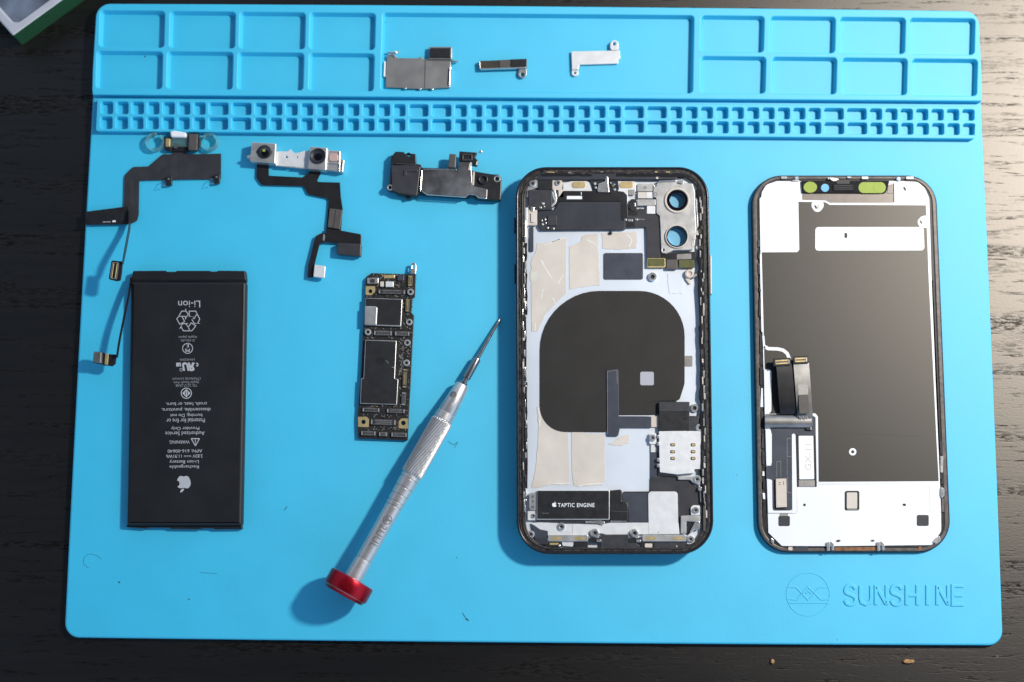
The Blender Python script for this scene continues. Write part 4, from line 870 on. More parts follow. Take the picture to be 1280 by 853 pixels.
Z('white_bar', 'paint', fillet([(771, 226.6), (795, 227, 3), (795, 240), (785, 240), (784, 262), (779, 240), (771, 239)], 1), .2, .8)
Z('sensor_cluster', 'black', fillet([(737, 226), (742, 222, 3), (772, 222, 3), (774, 236), (770, 242), (742, 240)], 3), .3, 1.2)
Z('cluster_shield', 'bright', fillet([(748, 230), (756, 227, 1), (757.6, 220.6), (760, 220.6), (761.6, 240.6), (747, 240.2)], .8), 1.2, 2.0, .2)
for x, y, r, m_ in ((743.6, 229.6, 1.9, 'silver'), (744.8, 234.4, 1.6, 'bright'), (766, 232, 1.6, 'copper'), (768.4, 236.8, 1.7, 'bright'), (764, 228.4, 1.2, 'bright'), (747.6, 236.6, 1.4, 'nickel'), (768, 230.6, 1.1, 'sky'), (751, 215.4, 1.3, 'nickel'), (761, 214.8, 1.0, 'bright')):
    vlathe('contact_pin', ph, m_, x, y, [(ZF + 1.1, r * PX), (ZF + 1.7, r * PX), (ZF + 1.9, r * PX * .5)], 12)
Z('flex_band', 'flexblack', fillet([(703.6, 238.8), (745, 239), (762, 242), (779, 239.4, 3), (784, 244, 4), (784.4, 262), (785, 272), (781, 276), (776, 275), (776, 251.8), (699, 251.8), (694, 258), (690, 261), (695.8, 250)], 1), .8, 1.3, .1)
Z('white_mark', 'label', R(708.5, 245.2, 727.6, 249.2, .5), 1.3, 1.34, 0)
Z('white_mark', 'label', RR(726.6, 242, .8, 4), 1.3, 1.34, 0)
Z('left_module', 'darkgrey', R(660.6, 237.4, 690.4, 262.8, 1.5), .5, 1.7, .2)
Z('bent_spring', 'silver', stroke([(692.6, 237.5), (695, 248), (694, 253), (689.4, 258.4)], 2.6), 1.2, 2.0, .15)
for x, y, w, h in ((678.6, 254.6, 3.4, 3), (675.6, 259.6, 3, 2.4), (680.4, 258.4, 2, 2)): Z('solder_joint', 'solder', RR(x, y, w, h, 10, .6), 1.6, 2.1)
pan = Z('speaker_bay', 'navy', fillet([(672.8, 264), (694, 262, 2), (699, 252.2, 3), (776.4, 252.2), (777, 274), (781.6, 277), (781.4, 287.4), (676, 288.4, 2), (672.8, 283)], 1), .4, 1.2, .15)
for x in (702.5, 712.4, 725, 734.6, 744, 759.4, 766.6): slab('bay_seam', pan, 'darkgrey', stroke([(x, 253), (x, 285.6)], .45), ZF + 1.2, ZF + 1.24)
Z('bay_block', 'darkgrey', R(684.6, 269.4, 696, 282, .8), 1.2, 1.6)
for x, y in ((677.4, 276), (681.6, 274.4), (682.4, 279), (678, 280.6), (684.6, 285.2), (692, 286)): Z('solder_joint', 'solder', RR(x, y, 2, 2.6, 0, .6), 1.2, 1.6)
Z('bay_lip', 'darkgrey', stroke([(683, 286.4), (779, 286.4)], 1.6), 1.2, 1.5)
Z('left_clip', 'tan', fillet([(660.2, 256), (671.6, 256), (671.4, 281.8), (660, 281.8)], 1.2), .4, 1.6, .2)
Z('left_clip', 'bright', R(663.4, 258.6, 667.6, 264, 1), 1.6, 2.0); Z('left_clip', 'cream', R(663.6, 266, 668.6, 278, 1.4), 1.6, 2.1)
Z('left_spring', 'paint', R(656.8, 259.6, 660, 283, 1), .3, 1.5); Z('flex_tail', 'slate', R(661.4, 284, 667, 315, 2), .02, .5)
vlathe('contact_pin', ph, 'black', 763.4, 291.2, [(ZF, .7), (ZF + .8, .65), (ZF + .9, .3)], 12)
# small steel pieces beside the camera
Z('steel_piece', 'silver', R(796.6, 230, 816.4, 239.4, .6), .5, 1.3); Z('steel_piece', 'nickel', Cc(806.4, 234.6, 2.4, 12), 1.3, 1.35, 0)
Z('steel_piece', 'cream', R(797.4, 240.2, 808, 248, .5), .5, 1.3); Z('steel_piece', 'paint', R(808.2, 240.2, 816, 248, .5), .5, 1.2)
Z('steel_piece', 'silver', R(796.8, 249.4, 819.4, 257.2, .6), .7, 1.5); Z('steel_piece', 'paint', R(808.6, 257.6, 819, 267.4, .8), .6, 1.3)
Z('grey_square', 'nickel', R(785.6, 237.2, 793.6, 244, .5), .8, 1.0)
Z('round_socket', 'black', R(786.6, 248.8, 796.4, 264.6, 4.5), .5, 1.4, .2); Z('spring_dot', 'bright', RR(793.4, 256, 2, 5), 1.4, 1.7)
Z('flex_arm', 'flex', fillet([(782.8, 264), (796, 262, 2), (800, 260.6), (807.6, 262), (808.4, 268), (823, 268), (825.4, 292), (825.6, 326), (808.6, 326), (807.6, 284), (781.4, 285)], 1), .7, 1.1, .1)
for x, y, w in ((782, 275, 3), (787.8, 275.6, 6), (795.6, 274.6, 4)): Z('solder_joint', 'bright', RR(x, y, w, 2.8, 0, 1), 1.1, 1.5)
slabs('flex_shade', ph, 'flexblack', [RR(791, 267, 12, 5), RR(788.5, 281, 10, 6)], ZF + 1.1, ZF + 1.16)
Z('conductor_trace', 'solder', stroke([(797, 274.2), (806, 274.4)], .5), 1.1, 1.14, 0)
# camera cut-out bracket
cbk = Z('camera_bracket', 'silver', fillet([(822, 226.4), (847, 225.2), (849.4, 226.6), (855, 226, 1), (858, 229), (865.8, 229.6, 1), (868.6, 240), (869, 262), (870.5, 287), (868.4, 306), (866, 312.6), (842, 313.2), (833, 317.4, 2), (826.6, 316.4, 2), (825.6, 290), (824.6, 270.3, 1), (820.6, 267), (820, 247.2, 1), (816.6, 246.6), (816.6, 231), (821.6, 230)], 1.4, 3), .5, 1.7, .2, holes=[Cc(*HOLE1, 12.6, 48), Cc(*HOLE2, 12.9, 48), Cc(829.5, 312.6, 1.4, 12), Cc(819.6, 232.4, 1.0, 10)])
for (x, y), ro in ((HOLE1, 16), (HOLE2, 14.6)):
    slab('ring_lip', cbk, 'tan', Cc(x, y, ro, 56), ZF + 1.7, ZF + 2.3, holes=[Cc(x, y, 13.2, 56)], bev=.35, bseg=4)
for (x, y), ri in ((HOLE1, 8.9), (HOLE2, 11.4)):
    r = slab('lens_ring', ph, 'lens', Cc(x, y, 13.6, 56), 4.2, ZF + 1.85, holes=[Cc(x, y, ri, 56)], bev=.25, draft=.25)
    slab('mat_blue_lens_cover', r, 'sky', Cc(x, y, 13.2, 40), 3.9, 7.6, bev=.1)  # opaque cover; the lit mat seen through the opening is painted as its blue
Z('bracket_fold', 'bright', stroke([(823.6, 226.8), (845, 226)], 1.4), 1.6, 2.3, .12)
Z('bracket_fold', 'bright', fillet([(847, 228.4), (850, 224.6), (855, 226), (853.6, 230)], .8), 1.6, 2.4, .12)
Z('bracket_fold', 'bright', stroke([(870.4, 250), (871.8, 284)], 1.4), 1.0, 2.0, .12)
disc_screw(ph, 819.6, 242.8, 2.8, ZF + 1.4, h=.4, mat='nickel')
for x, y, w, h in ((821.4, 222.6, 3, 3), (872, 291, 4, 6), (868, 298, 4, 4), (866.6, 306, 4, 5)): Z('small_clip', 'cream', RR(x, y, w, h, 10, 1), .6, 1.9, .15)
# flash and button connectors under the camera
Z('flex_band', 'flexblack', fillet([(826.4, 316.8), (869.6, 314.6), (870, 326), (826.4, 326)], 1), .3, 1.0, .15)
Z('flex_sheen', 'flexgloss', fillet([(846, 318), (864, 317), (864, 324), (846, 324.6)], 1), 1.0, 1.1, .04)
cn = Z('flex_connector', 'gold', R(808.8, 322.8, 831.6, 334.6, 1.4), .6, 1.3, .15); slab('connector_film', cn, 'olive', R(810, 323.6, 831.2, 332.6, 1), ZF + 1.3, ZF + 1.5, bev=.06)
Z('flex_connector', 'stiff', R(832.9, 324.4, 846.8, 336.8, 1.2), .6, 1.5, .2); Z('flex_connector', 'olive', R(848.6, 325, 868, 335, 1), .6, 1.4, .15)
g = vlathe('rubber_grommet', ph, 'tan', 861.7, 342.6, [(ZF, 1.7), (ZF + .8, 1.8), (ZF + 1.5, 1.6), (ZF + 1.6, 1.1), (ZF + 1.1, .6), (ZF + 1.0, .01)], 24)
Z('grommet_tail', 'tan', fillet([(857.4, 343), (862, 349), (864, 355), (861.6, 355.4), (857, 349)], 1), .1, .8)
Z('grommet_tail', 'nickel', RR(868.4, 345, 6, 3, -40, 1), .4, 1.4)
for x, y, r in ((815.5, 346.6, 5.6), (867.9, 510.5, 5.2)): standoff(ph, x, y, r, ZF, 1.0, 'bright', 'screw')
# right middle: block, connector, card tray
Z('connector_block', 'black', R(823.4, 502.4, 862, 539, 1), .35, 1.7, .2); Z('block_top', 'darkgrey', R(823.8, 502.8, 861.6, 514.6, 1), 1.7, 1.9, .1)
Z('round_gasket', 'darkgrey', fillet([(855, 524, 3), (862, 519.8, 6), (873.8, 520.4, 2), (874, 536), (868, 541), (856, 538, 3)], 1.5), .3, 1.4, .25)
Z('gasket_shine', 'bright', stroke([(854.6, 525.6), (858, 522.4)], 1.3), 1.0, 1.7)
disc_screw(ph, 874.4, 535, 4.8, ZF + 1.2)
sim = Z('card_reader', 'paint', fillet([(823.4, 539.2), (853, 538.6), (853.4, 537), (857, 537.2), (857.4, 538.8), (877.6, 539.2), (878.6, 586.6), (868, 586.8), (867.6, 591.6), (846.6, 593.4), (824.6, 590.6)], 1), .4, 1.6, .2)
for y in (556.3, 564.9, 573.3):
    for x in (840.8, 866.3):
        sl = slab('contact_slot', sim, 'black', R(x - 3, y - 2, x + 3, y + 2, 1.4), ZF + 1.6, ZF + 1.63); slab('slot_contact', sl, 'pad', R(x - 1.6, y - 1.4, x + 2.4, y + 1.0, .8), ZF + 1.63, ZF + 1.67)
for y in (546, 555, 575, 582): Z('edge_spring', 'bright', RR(822.6, y, 3, 4.4, 0, 1), .4, 1.7, .1)
Z('screw_tab', 'paint', R(811.6, 541.6, 820.4, 555.4, 2), .3, 1.2); disc_screw(ph, 815.6, 547.6, 4.2, ZF + 1.2)
Z('white_leg', 'paint', R(813.6, 555, 819.2, 565.6, .5), .2, .7); Z('slate_strip', 'slate', R(813.2, 565.6, 821.8, 597.4, .6), .02, .5)
Z('tray_slot', 'black', fillet([(821.6, 541), (823.6, 541), (824.4, 592), (847, 594.6), (847, 596.6), (822.4, 594.6)], .6), .1, 1.0)
# lower right dark plate, white tab, antenna bits
Z('lower_plate', 'flex', fillet([(812.8, 597.4), (847.2, 594.8, 1), (847.4, 600.4), (863.5, 601.2), (875, 614.3), (875.4, 630.7), (864, 643.9), (851.4, 645), (850.4, 667), (779.4, 654), (779.2, 614.6), (812.6, 614.4)], 1.2), .05, .55, .1)
Z('slate_panel', 'slate', fillet([(778, 616.4), (811, 616.4), (811, 654), (786.6, 654), (785.8, 638), (783, 627, 2), (778.4, 626)], 1), .5, .7, .05)
Z('white_tab', 'paint', fillet([(810.2, 614.6, 4.5), (847, 614.6, 4.5), (848, 667.6), (811, 667.6)], 1, 5), .7, 1.02, .06)
Z('dust_spot', 'stiff', RR(823, 665.6, 1.6, 1.0), 1.02, 1.06, 0)
Z('silver_arm', 'silver', fillet([(847.4, 595.6), (872, 596, 3), (878.4, 592), (878.6, 604), (874, 606.6), (866, 603.4), (862.4, 600), (847.4, 599.8)], 1), .5, 1.5, .15)
disc_screw(ph, 871.4, 599.4, 5, ZF + 1.3)
Z('silver_arm', 'bright', stroke([(873.4, 606), (875.6, 614), (876.4, 628)], 1.8), .6, 1.4, .1); Z('silver_arm', 'bright', RR(875, 611, 4, 5, 10, 1), 1.2, 1.8, .1)
Z('edge_rubber', 'black', fillet([(873, 580), (879.6, 578), (882.4, 640), (880, 668), (875.6, 672), (877.2, 640)], 1), .1, 1.5, .2)
Z('edge_clip', 'stiff', R(879, 633, 882, 664, .8), 1.4, 2.0)
Z('screw_tab', 'paint', fillet([(863.4, 634, 3), (867, 631.6, 2), (874.8, 632, 2), (875, 644.4), (864, 644)], 1), .5, 1.4); disc_screw(ph, 869.6, 638.2, 4.2, ZF + 1.4)
Z('angle_bracket', 'silver', fillet([(851.2, 645), (864, 644.4), (875.4, 645), (875.2, 653), (858, 651.8), (858, 666.6), (851, 667.4)], .8), .6, 1.6, .15)
Z('spring_arm', 'bright', fillet([(869.6, 651), (875, 652), (874, 662), (868, 662.6), (863.6, 667.6), (862, 665.6)], 1), .7, 1.8, .2)
Z('dark_gap', 'black', fillet([(859, 653.6), (867.4, 653.4), (866.6, 660.6), (861, 668), (858.8, 668)], .6), .3, .8)
Z('corner_rubber', 'slate', fillet([(874, 668), (880.4, 660), (882, 666), (874, 680), (866, 684), (867, 678)], 1.5), .2, 1.4, .3)
disc_screw(ph, 863.2, 674.2, 4.4, ZF + 1.5); Z('screw_tab', 'paint', R(858.8, 669.4, 868, 680.4, 1.2), .5, 1.4)
# haptic motor with print
hm = Z('haptic_motor', 'silver', R(670.8, 613.4, 762.2, 650.2, 1.4), .2, 2.0, .2)
hf = slab('motor_film', hm, 'black', R(671.8, 613.8, 761, 648.6, 1.2), ZF + 2.0, ZF + 2.08)
text('printed_text', hm, 'label', 'TAPTIC ENGINE', 720.2, 631.6, 45.6, 5.0, ZF + 2.1, 0, bold=.012, spacing=1.14)
l1_, l2_ = apple(692.9, 631.4, 5.4, flip=False)
l1_ = l1_; slabs('printed_logo', hm, 'label', [l1_, l2_], ZF + 2.09, ZF + 2.12)
slabs('dotted_mark', hm, 'printdim', [RR(679 + i * 2, 641.8, 1, .8) for i in range(4)], ZF + 2.09, ZF + 2.12)
lt_ = Z('motor_bracket', 'silver', fillet([(661.4, 618, 3), (664, 616), (670.4, 616), (670.4, 638.4), (662.4, 638), (661.4, 634)], 1), .4, 1.5, .15)
for y in (620.6, 626.6, 633.6): slab('rivet', lt_, 'bright', Cc(666.6, y, 1.7, 12), ZF + 1.5, ZF + 1.75, holes=[Cc(666.6, y, .7, 8)])
Z('motor_bracket', 'paint', R(659.6, 639, 670.4, 650.6, 1), .4, 1.2); disc_screw(ph, 666.6, 645.2, 2.8, ZF + 1.2, h=.4)
Z('motor_cable', 'black', fillet([(762, 613.4), (776, 612, 1.5), (777.6, 614), (777.4, 626), (784, 628, 2), (785.6, 634), (785.6, 651), (763, 650.6)], 1.2), .4, 1.9, .3)
Z('cable_fold', 'stiff', stroke([(764, 639), (785, 640)], .6), 1.9, 1.95, 0); Z('white_line', 'bright', stroke([(763, 651.6), (783, 651.6)], 1.2), .9, 1.5)
Z('motor_edge', 'darkgrey', fillet([(671, 650.4), (762, 650.4), (764, 653.6), (748, 656), (712, 654.6), (672, 653)], .8), .2, 1.1, .15)
Z('motor_edge', 'bright', fillet([(731, 651.6), (751, 650.8), (756.6, 653, 1), (753.6, 656.6), (748, 654.6), (732, 654)], .8), 1.1, 1.6)
# bottom bar
bb = Z('lower_bar', 'paint', fillet([(662, 654), (690, 652), (700, 655), (751, 655), (757, 653.6), (848, 653.6), (849.6, 668), (757, 668.6), (752, 667), (736, 667.4), (735, 677), (718, 677), (716, 683.6), (703.4, 682.6), (702, 677), (685.4, 677), (684.6, 664), (675, 662), (668, 657)], 1), .6, .95, .08)
slab('bar_edge', bb, 'nickel', stroke([(715.4, 656), (715.4, 668)], .5), ZF + .95, ZF + .97)
disc_screw(ph, 701.6, 658.8, 5.0, ZF + .95)
for (x0, x1, gx) in ((685, 735, (689, 718)), (803, 858, (807, 841))):
    lp_ = Z('slotted_plate', 'silver', R(x0, 668.8, x1, 677, 1.4), .9, 1.6, .12)
    for gx_ in gx: slab('gold_slot', lp_, 'gold', R(gx_, 671.2, gx_ + 13, 674.8, 1.6), ZF + 1.6, ZF + 1.66)
for x, y in ((743.6, 666.6), (793.2, 666.8)):
    Z('screw_seat', 'silver', R(x - 8, y - 2, x + 5, y + 11, 1), .5, 1.2); Z('screw_seat', 'black', R(x - 7.6, y + 6, x + 8, y + 12, 1), 1.0, 1.6); disc_screw(ph, x, y, 5.4, ZF + 1.2, h=1.0)
    Z('port_clip', 'bright', RR(x + 5, y + 9.6, 6, 3, 0, 1), 1.6, 2.1)
disc_screw(ph, 663.4, 668.2, 4.6, ZF + 1.0)
Z('slate_block', 'slate', fillet([(664, 654), (675, 662, 2), (684.8, 663), (685, 677.6), (669, 677.6), (666.6, 664)], 1), .2, .9, .1); Z('slate_block', 'navy', R(668, 672.6, 685, 681, 2), .4, 1.4, .25)
Z('port_housing', 'darkgrey', fillet([(750.6, 668.8), (785.6, 668.8), (786.6, 674), (799.6, 682), (799.4, 687.2), (751, 687)], 1), .3, 1.5, .15)
for x0, x1 in ((681, 700.4), (717, 735), (800, 816.4)):
    Z('microphone_seat', 'black', R(x0, 677.4, x1, 685, 1), .2, 1.2, .15)
Z('gold_strip', 'gold', R(687, 678.8, 698, 681.4, .6), 1.2, 1.4); Z('gold_strip', 'tan', R(806, 679.6, 815.4, 684.6, 1), 1.2, 1.7); Z('small_clip', 'bright', Cc(699, 682.6, 1.3, 10), 1.2, 1.8)
Z('speaker_grille', 'darkgrey', R(817, 678.4, 857.6, 685.2, 1.5), .2, 1.1, .15); Z('tan_mark', 'tan', RR(846, 683, 1.2, 2.6, -20), 1.1, 1.2, 0)
Z('lower_strip', 'nickel', stroke([(682, 686.2), (733, 687)], 1.0), .8, 1.7); Z('lower_strip', 'nickel', stroke([(800, 687), (862, 686.4)], 1.0), .8, 1.7)
Z('edge_clip', 'bright', RR(656.4, 625.4, 3.4, 3, 20, 1), 1.0, 1.8)
# scuffed spots along the worn ledge
rw_ = random.Random(5)
wear = []
for k in range(60):
    if k < 26: x = rw_.uniform(680, 850); y = rw_.uniform(213.5, 217.5); w, h = rw_.uniform(1, 7), rw_.uniform(.5, 1.1)
    elif k < 43: y = rw_.uniform(250, 660); x = 650 + (y - 250) * .003 + rw_.uniform(-1, 1); w, h = rw_.uniform(.5, 1), rw_.uniform(2, 9)
    else: y = rw_.uniform(250, 660); x = 881 + (y - 300) * .014 + rw_.uniform(-1.6, .6); w, h = rw_.uniform(.4, .9), rw_.uniform(2, 12)
    wear.append(RR(x, y, w, h, 0, .2))
slabs('worn_spots', ph, 'stiff', wear, ZR - .5, ZR - .22)
# ------------------------------------------------------------------ display assembly, back side up
ds = thing('display_assembly', 'phone display lying face down with white shield film, rightmost object on the mat', 'display', 1065, 455)
def o4(l, t, r, b, rr, rb, dl, dr): return fillet([(l, t, rr), (r, t, rr), (r + dr, b, rb), (l + dl, b, rb)], rr, 12)
D0 = 4.9
slab('glass_edge', ds, 'rim', o4(938.4, 219.4, 1169.8, 691.2, 38, 40, 9, 19.4), 2.55, 3.7, bev=.3)
slab('display_frame', ds, 'bezel', o4(940, 220.4, 1169, 689.6, 36, 38, 8.8, 18.8), 3.6, D0 - .1, holes=[o4(945.2, 224.4, 1163.8, 685.4, 31, 33, 8.6, 18.2)], bev=.35)
slab('frame_gap', ds, 'black', o4(944, 223.6, 1164, 686.4, 32, 34, 8.8, 18.6), 3.6, D0 - .45)
def D(name, m_, l, z0=0.0, z1=.1, bev=.03, holes=(), par=None): return slab(name, par or ds, m_, l, D0 + z0, D0 + z1, holes=holes, bev=bev)
sh = D('shield_film', 'shield', fillet([(949.4, 248.8), (951.6, 246), (952.4, 240, 8), (958, 231, 8), (971, 226.6, 6), (1002, 226.8), (1117.6, 226.4), (1147, 227.6, 8), (1156, 235, 10), (1161.6, 248, 8), (1164.6, 350), (1169.6, 480), (1175, 602.8), (1176.4, 640), (1176.6, 664, 6), (1165.6, 681.6, 6), (1040, 683), (977.4, 682.8, 3), (960.4, 666), (959.4, 630), (957, 560), (954.6, 470), (950.6, 330)], 1.5, 5), -.6, 0, .08)
# graphite sheet
D('graphite_sheet', 'graphite', fillet([(998.2, 252.4), (1031.8, 253), (1037, 256.2), (1157.6, 256.8), (1161, 350), (1165.4, 440), (1170.6, 550), (1173.4, 601.6), (1022.4, 602.4), (1016.4, 517), (957.4, 517.4), (952.4, 315.6), (997, 315.4, 3), (999.4, 312)], .6, 3), .01, .1, .02)
D('foil_strip', 'notch', fillet([(1003, 240), (1116.8, 240), (1117, 253.6), (1038, 253.6), (1032, 250.6), (1003, 250)], .6), .01, .12, .02)
nm = D('notch_module', 'modblack', fillet([(1002, 226), (1112, 226), (1110, 233, 3), (1107.4, 241.6, 3), (1003.4, 241.2)], 1), .02, .9, .15)
D('foil_strip', 'notch', fillet([(1108.6, 241.6), (1110.4, 231, 3), (1116.2, 230), (1116.6, 242)], .4), .12, .3, .04); D('foil_gap', 'modblack', stroke([(1117.4, 229), (1117.6, 253)], 1.0), .01, .16, .02)
slab('green_sticker', nm, 'green', Cc(1012.9, 234.2, 8.4, 30, 7.0), D0 + .9, D0 + 1.02, bev=.04)
slab('green_sticker', nm, 'green', R(1073.2, 227.8, 1107.2, 241.6, 6.6, 8), D0 + .9, D0 + 1.0, bev=.04)
slab('green_sticker', nm, 'green', Cc(1098, 234.6, 6.6, 28), D0 + 1.0, D0 + 1.06, bev=.03)
slab('sensor_window', nm, 'sky', Cc(1031.3, 235, 5.0, 24), D0 + .9, D0 + .95)
gr = slab('earpiece_mesh', nm, 'modblack', R(1040.6, 229.8, 1069, 239, 2.5), D0 + .9, D0 + 1.2, bev=.1)
for y in (232.2, 234.4, 236.6): slab('mesh_line', gr, 'black', stroke([(1043, y), (1066.6, y)], .8), D0 + 1.2, D0 + 1.24)
slab('module_tail', nm, 'black', R(1046, 225, 1062, 230, 1), D0 + .9, D0 + 1.1)
for x0, y0, x1, y1 in ((976.4, 220.6, 983.4, 223.6), (1034.6, 221.6, 1041, 224.6), (1059, 220.6, 1064, 223), (1077, 220.6, 1085.4, 224.2), (1132.6, 220.8, 1142, 224.2), (990, 225, 999, 227)): D('edge_clip', 'bright', R(x0, y0, x1, y1, .8), -.4, .5, .12)
for x, y, r in ((995.8, 222.6, 2.6), (1123.4, 223.6, 3), (1044, 225.4, 2.8)):
    vlathe('edge_rivet', ds, 'bright', x, y, [(D0 - .3, r * PX), (D0 + .5, r * PX), (D0 + .8, r * PX * .6), (D0 + .8, .01)], 16)
slab('hinge_bracket', ds, 'silver', fillet([(1036, 223), (1042, 222), (1048.4, 223.6), (1048, 226), (1044, 228.4, 2), (1040, 226)], .8), D0 + .2, D0 + .9, bev=.12)
# white features on the sheet
D('white_window', 'shield', fillet([(1019.2, 284, 4), (1154.6, 284, 4), (1155.6, 313.2, 4), (1019, 313.6, 4)], 4, 5), .11, .17, .02)
D('slot_hole', 'black', R(1055.4, 291.2, 1059.2, 297.8, 1.6), .17, .19, 0)
D('screw_pocket', 'shield', fillet([(1014.2, 252.6), (1029.8, 252.8), (1029.4, 259, 5), (1025, 265, 5), (1018.6, 265, 5), (1014.6, 259, 5)], 3, 5), .11, .17, .02)
D('screw_pocket', 'shield', fillet([(1160, 269), (1152, 270.6, 5), (1146, 277, 5), (1150, 284.6, 5), (1160.6, 285.6)], 4, 5), .11, .17, .02)
for x, y in ((1021.6, 258.4), (1153.4, 277.4), (1133.2, 235.4)):
    D('pressed_mark', 'nickel', fillet([(x - 4, y - 3.6), (x - .4, y + .6), (x + 3, y - 3.8), (x + 1.8, y + 3.2), (x - 2, y + 3)], .5), .17, .24, .02); D('pressed_mark', 'black', RR(x - 2, y + .4, 2, 4.4, -30, .5), .17, .25, .02)
D('ring_mark', 'shield', Cc(1065.9, 565, 4.6, 26), .11, .17, .02, holes=[Cc(1065.9, 565, 2.1, 16)])
D('curved_line', 'shield', stroke([(955.4, 433), (960, 436), (972, 436.4), (979, 438), (984, 442), (986.8, 449)], 4.2), .11, .17, .02); D('curved_line', 'shield', stroke([(954.2, 420), (955.4, 436)], 2.6), .11, .17, .02)
D('white_line', 'shield', fillet([(1015.6, 516.8), (1019.4, 517, 2), (1022.4, 521, 2), (1023.2, 603), (1020.4, 603), (1019.4, 522), (1015.6, 519.4)], .8), .11, .17, .02)
for l in ([(955, 462), (961, 461.6, 3), (964.4, 464, 3), (964.2, 514, 3), (961, 518), (956, 518)], [(957, 537), (962, 537.4, 4), (964.8, 543), (964.8, 579, 3), (962, 582.4), (958, 582)], [(958.6, 599), (962, 599, 3), (965.2, 602), (965.4, 640), (960, 640)]):
    D('white_panel', 'shield', fillet(l, 1.2, 4), .11, .2, .03)
# lower flex board with chip and label
fb = D('flex_board', 'slate', fillet([(957.4, 518), (1019, 518), (1020.4, 608.8), (996, 608.8), (996, 545), (989.6, 545), (990.2, 638.2, 3), (966, 638.4, 3), (965.4, 600), (957.8, 598), (957.6, 583), (964.6, 582), (964.4, 540)], .8), .02, .14, .03)
for l in ([(971, 577), (971, 596)], [(976, 577), (976, 596)], [(971, 577), (976, 577)], [(984, 548), (984, 571), (989, 571)], [(984, 548), (989, 548)], [(984, 573), (984, 594)], [(984.6, 596), (984.6, 616), (989.6, 616)]):
    slab('board_trace', fb, 'nickel', stroke(l, .4), D0 + .14, D0 + .16)
D('white_rail', 'shield', fillet([(989.8, 543.6), (992, 541.8, 1), (994.4, 544), (996, 609), (996, 638, 3), (992, 641.4), (960, 641.4), (960, 638.6), (990.4, 638.4)], .8), .14, .24, .03)
D('dark_slot', 'black', fillet([(994.6, 543.4), (997.6, 543.4), (998.6, 608.6), (996.2, 608.8)], .6), .14, .2, .01); D('dark_slot', 'black', fillet([(1017.6, 545), (1019.8, 545), (1021, 608.6), (1018.6, 608.6)], .5), .14, .2, .01)
D('nickel_patch', 'nickel', R(998.6, 600.6, 1018.6, 608.4, .6), .14, .18, .01)
wl = D('white_label', 'label', fillet([(998.2, 545), (1016.6, 545), (1017.8, 599.2), (999.2, 599.4)], 1), .2, .28, .02)
text('label_print', wl, 'faint', 'GX-11', 1010.5, 571.5, 33, 7.4, D0 + .29, 89)
cc_ = D('touch_chip', 'tan', fillet([(969.8, 598.6), (983, 598.4), (983.6, 634), (970.4, 634.6)], .5), .14, 1.0, .08)
slabs('chip_print', cc_, 'stiff', [RR(974.6, 603.6, 3, .7), RR(974.8, 606, 2.4, .7), RR(979.6, 604, .7, 5), RR(972.4, 632, .9, .9)], D0 + 1.0, D0 + 1.03)
D('painted_chip_shadow', 'black', fillet([(968.2, 600), (969.8, 598.8), (970.4, 635.4), (982, 635.2), (982, 637), (968.8, 636.8)], .4), .14, .3, .02)  # black strip paints the chip's shadow along its left and lower sides
D('black_square', 'darkgrey', R(973.2, 645.2, 987.4, 657.8, 2), .01, .12, .02); D('nickel_patch', 'nickel', R(974.6, 641.8, 985, 645.4, .6), .01, .08, .01)
D('black_square', 'darkgrey', R(1146.2, 643.9, 1161, 657.6, 2), .01, .12, .02)
cw_ = D('contact_window', 'black', R(1056.2, 613.8, 1074.2, 638.2, 2.4, 5), .01, .16, .02); slab('contact_pad', cw_, 'cream', R(1058.4, 615.8, 1071.6, 636, 1.2), D0 + .16, D0 + .5, bev=.08)
slab('contact_pad', cw_, 'nickel', stroke([(1059, 637), (1071.6, 637)], 1.0), D0 + .16, D0 + .3)
D('pin_hole', 'black', Cc(1005.6, 631.4, 1.7, 12), .01, .04, 0); D('pin_hole', 'black', RR(1130.4, 631.2, 4.4, 3, 5, 1.4), .01, .04, 0)
for l in ([(1023, 605.4), (1160, 605)], [(1162, 608), (1162.4, 640), (1176, 640.4)], [(996, 609.6), (996.4, 640), (994, 642.2), (960, 642.2)], [(1157, 545), (1158, 596)]): D('film_edge', 'nickel', stroke(l, .35), .01, .03, 0)
D('film_edge', 'darkgrey', stroke([(1028, 541), (1156, 545.4)], .35), .1, .12, 0)
# bottom edge strip
D('copper_strip', 'copper', fillet([(1043, 684.2), (1097, 684), (1097, 688.4), (1043, 688.6)], .6), -.5, .05, .06); D('copper_strip', 'copper', R(1148, 683.6, 1152, 688, .6), -.5, .05, .06)
D('edge_pad', 'tan', R(985.4, 683.8, 990.6, 688.2, .6), -.5, .2, .08); D('dark_strip', 'slate', R(994, 684.2, 1010, 688.2, .8), -.5, 0, .05)
for x in (1036.6, 1099.6):
    D('spring_clip', 'bright', fillet([(x - 3, 678), (x + .4, 677), (x + 1, 688.6), (x - 3, 688.6)], .8), -.2, .9, .15); D('spring_clip', 'bright', fillet([(x + 2, 676), (x + 4.4, 678), (x + 6, 681), (x + 6, 688), (x + 3, 688)], .8), -.2, .8, .15)
D('pressed_mark', 'darkgrey', fillet([(1044, 676.6), (1048, 674.6), (1051.6, 676), (1048, 678)], .6), .01, .12, .02); D('pressed_mark', 'darkgrey', fillet([(1087, 676.2), (1091, 674.8), (1094.4, 676), (1091, 677.4)], .6), .01, .12, .02)
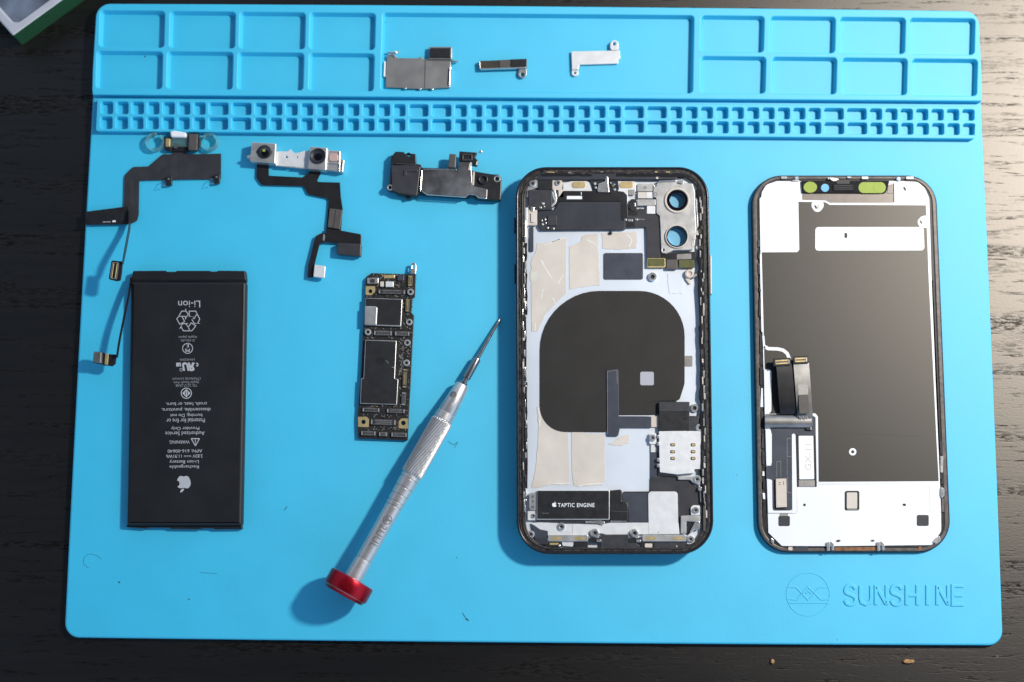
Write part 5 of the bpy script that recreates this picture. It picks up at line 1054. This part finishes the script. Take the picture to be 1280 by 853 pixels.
# irregular clips on the long sides
rd = random.Random(21)
for side in (0, 1):
    y = 300
    while y < 640:
        h = rd.uniform(6, 24)
        x = 949.4 + (y - 300) * .0205 - .9 if side == 0 else 1169.5 + (y - 350) * .034
        if side == 0 or y > 540:
            D('side_clip', rd.choice(('black', 'black', 'bright', 'darkgrey', 'label') if side == 0 else ('black', 'bezel', 'black', 'bright')), fillet([(x - rd.uniform(.8, 2), y), (x + rd.uniform(.6, 2.2), y + rd.uniform(-1, 1)), (x + rd.uniform(.6, 2.2), y + h), (x - rd.uniform(.8, 2), y + h)], .6, 2), -.4, rd.uniform(-.1, .35), .08)
        y += h + rd.uniform(1, 8)
for l, w in (([(950.4, 318), (952.4, 415)], 1.3), ([(1166.4, 350), (1175.4, 560)], 1.0)): D('edge_spring', 'shield' if w > 1.2 else 'black', stroke(l, w), -.2, .25, .06)
D('edge_screw', 'bright', fillet([(1176, 608), (1180.6, 612), (1180.4, 620), (1177, 624), (1175.6, 618)], 1.2), -.3, .6, .15); D('edge_screw', 'bright', fillet([(1170.6, 672), (1175, 670), (1176, 676), (1170, 680), (1166, 678)], 1.4), -.3, .6, .15)
D('edge_screw', 'bright', fillet([(963, 671), (967, 675), (968, 680), (964, 678)], 1.2), -.3, .6, .15)
# the two display cables curled over and their plugs
w1 = (U(983, 0, 6) - U(972.6, 0, 6)).length
def wx(a): v = U(960 + a, 480, 6) - U(960, 480, 6); return v
c1 = strip('display_cable', ds, 'flexblack', [U(985.4, 518, D0 + 1.2), U(984, 506, D0 + 2.4), U(982.4, 485, D0 + 3.0), U(981, 466, D0 + 3.0), U(979.6, 455, D0 + 2.6)], [wx(9.8)] * 5, .14)
c2_ = strip('display_cable', ds, 'flexgloss', [U(1006.4, 532, D0 + .9), U(1006, 516, D0 + 2.2), U(1004.2, 490, D0 + 3.3), U(1002.4, 466, D0 + 3.2), U(1001.4, 454, D0 + 2.6)], [wx(9.7)] * 5, .14)
slab('cable_patch', c2_, 'stiff', fillet([(998.2, 494), (1010.2, 493.6), (1011.6, 516.8), (999.4, 517)], .6), D0 + 3.2, D0 + 3.5)
slab('cable_patch', c2_, 'nickel', fillet([(997.2, 481), (1009.8, 480.6), (1010.2, 493.4), (998, 493.8)], .6), D0 + 3.36, D0 + 3.46)
rollp = []
for i in range(9): t = math.pi * i / 8; rollp.append(U(985.5, 527 + 8 * math.cos(t), D0 + .3 + 1.5 * math.sin(t)))
strip('cable_roll', ds, 'flexgloss', rollp, [wx(29)] * 9, .14, 3)
slab('cable_tail', ds, 'flexblack', fillet([(1007, 527), (1015.4, 527), (1015.2, 538.4), (1007.6, 537.6)], .6), D0 + .4, D0 + .9, bev=.08); slab('cable_tail', ds, 'tan', stroke([(1014, 529), (1013.8, 537.6)], 1.0), D0 + .9, D0 + 1.1)
for cx, cy, w, a in ((977.6, 452.6, 21.8, -3.4), (1001, 450, 19.6, -2.4)):
    p_ = slab('cable_plug', ds, 'black', RR(cx, cy, w, 9.6, a, 1.2), D0 + 2.6, D0 + 3.3, bev=.12)
    slab('plug_contacts', p_, 'gold', RR(cx, cy, w - 3.6, 5.4, a, .8), D0 + 3.3, D0 + 3.55, bev=.06)
    slab('contact_groove', p_, 'stiff', RR(cx, cy, w - 7, 1.8, a, .4), D0 + 3.55, D0 + 3.58)
    for s in (-1, 1): slab('plug_end', p_, 'bright', RR(cx + s * (w / 2 - 3) * math.cos(math.radians(a)), cy + s * (w / 2 - 3) * math.sin(math.radians(a)), 1.2, 5, a, .3), D0 + 3.55, D0 + 3.7)
slabs('cable_print', ds, 'printdim', [RR(1000 + i * 2.3, 521.6 + (i % 2), 1.2, 3.4, 20 if i % 2 else -20, .3) for i in range(5)], D0 + 2.35, D0 + 2.4)
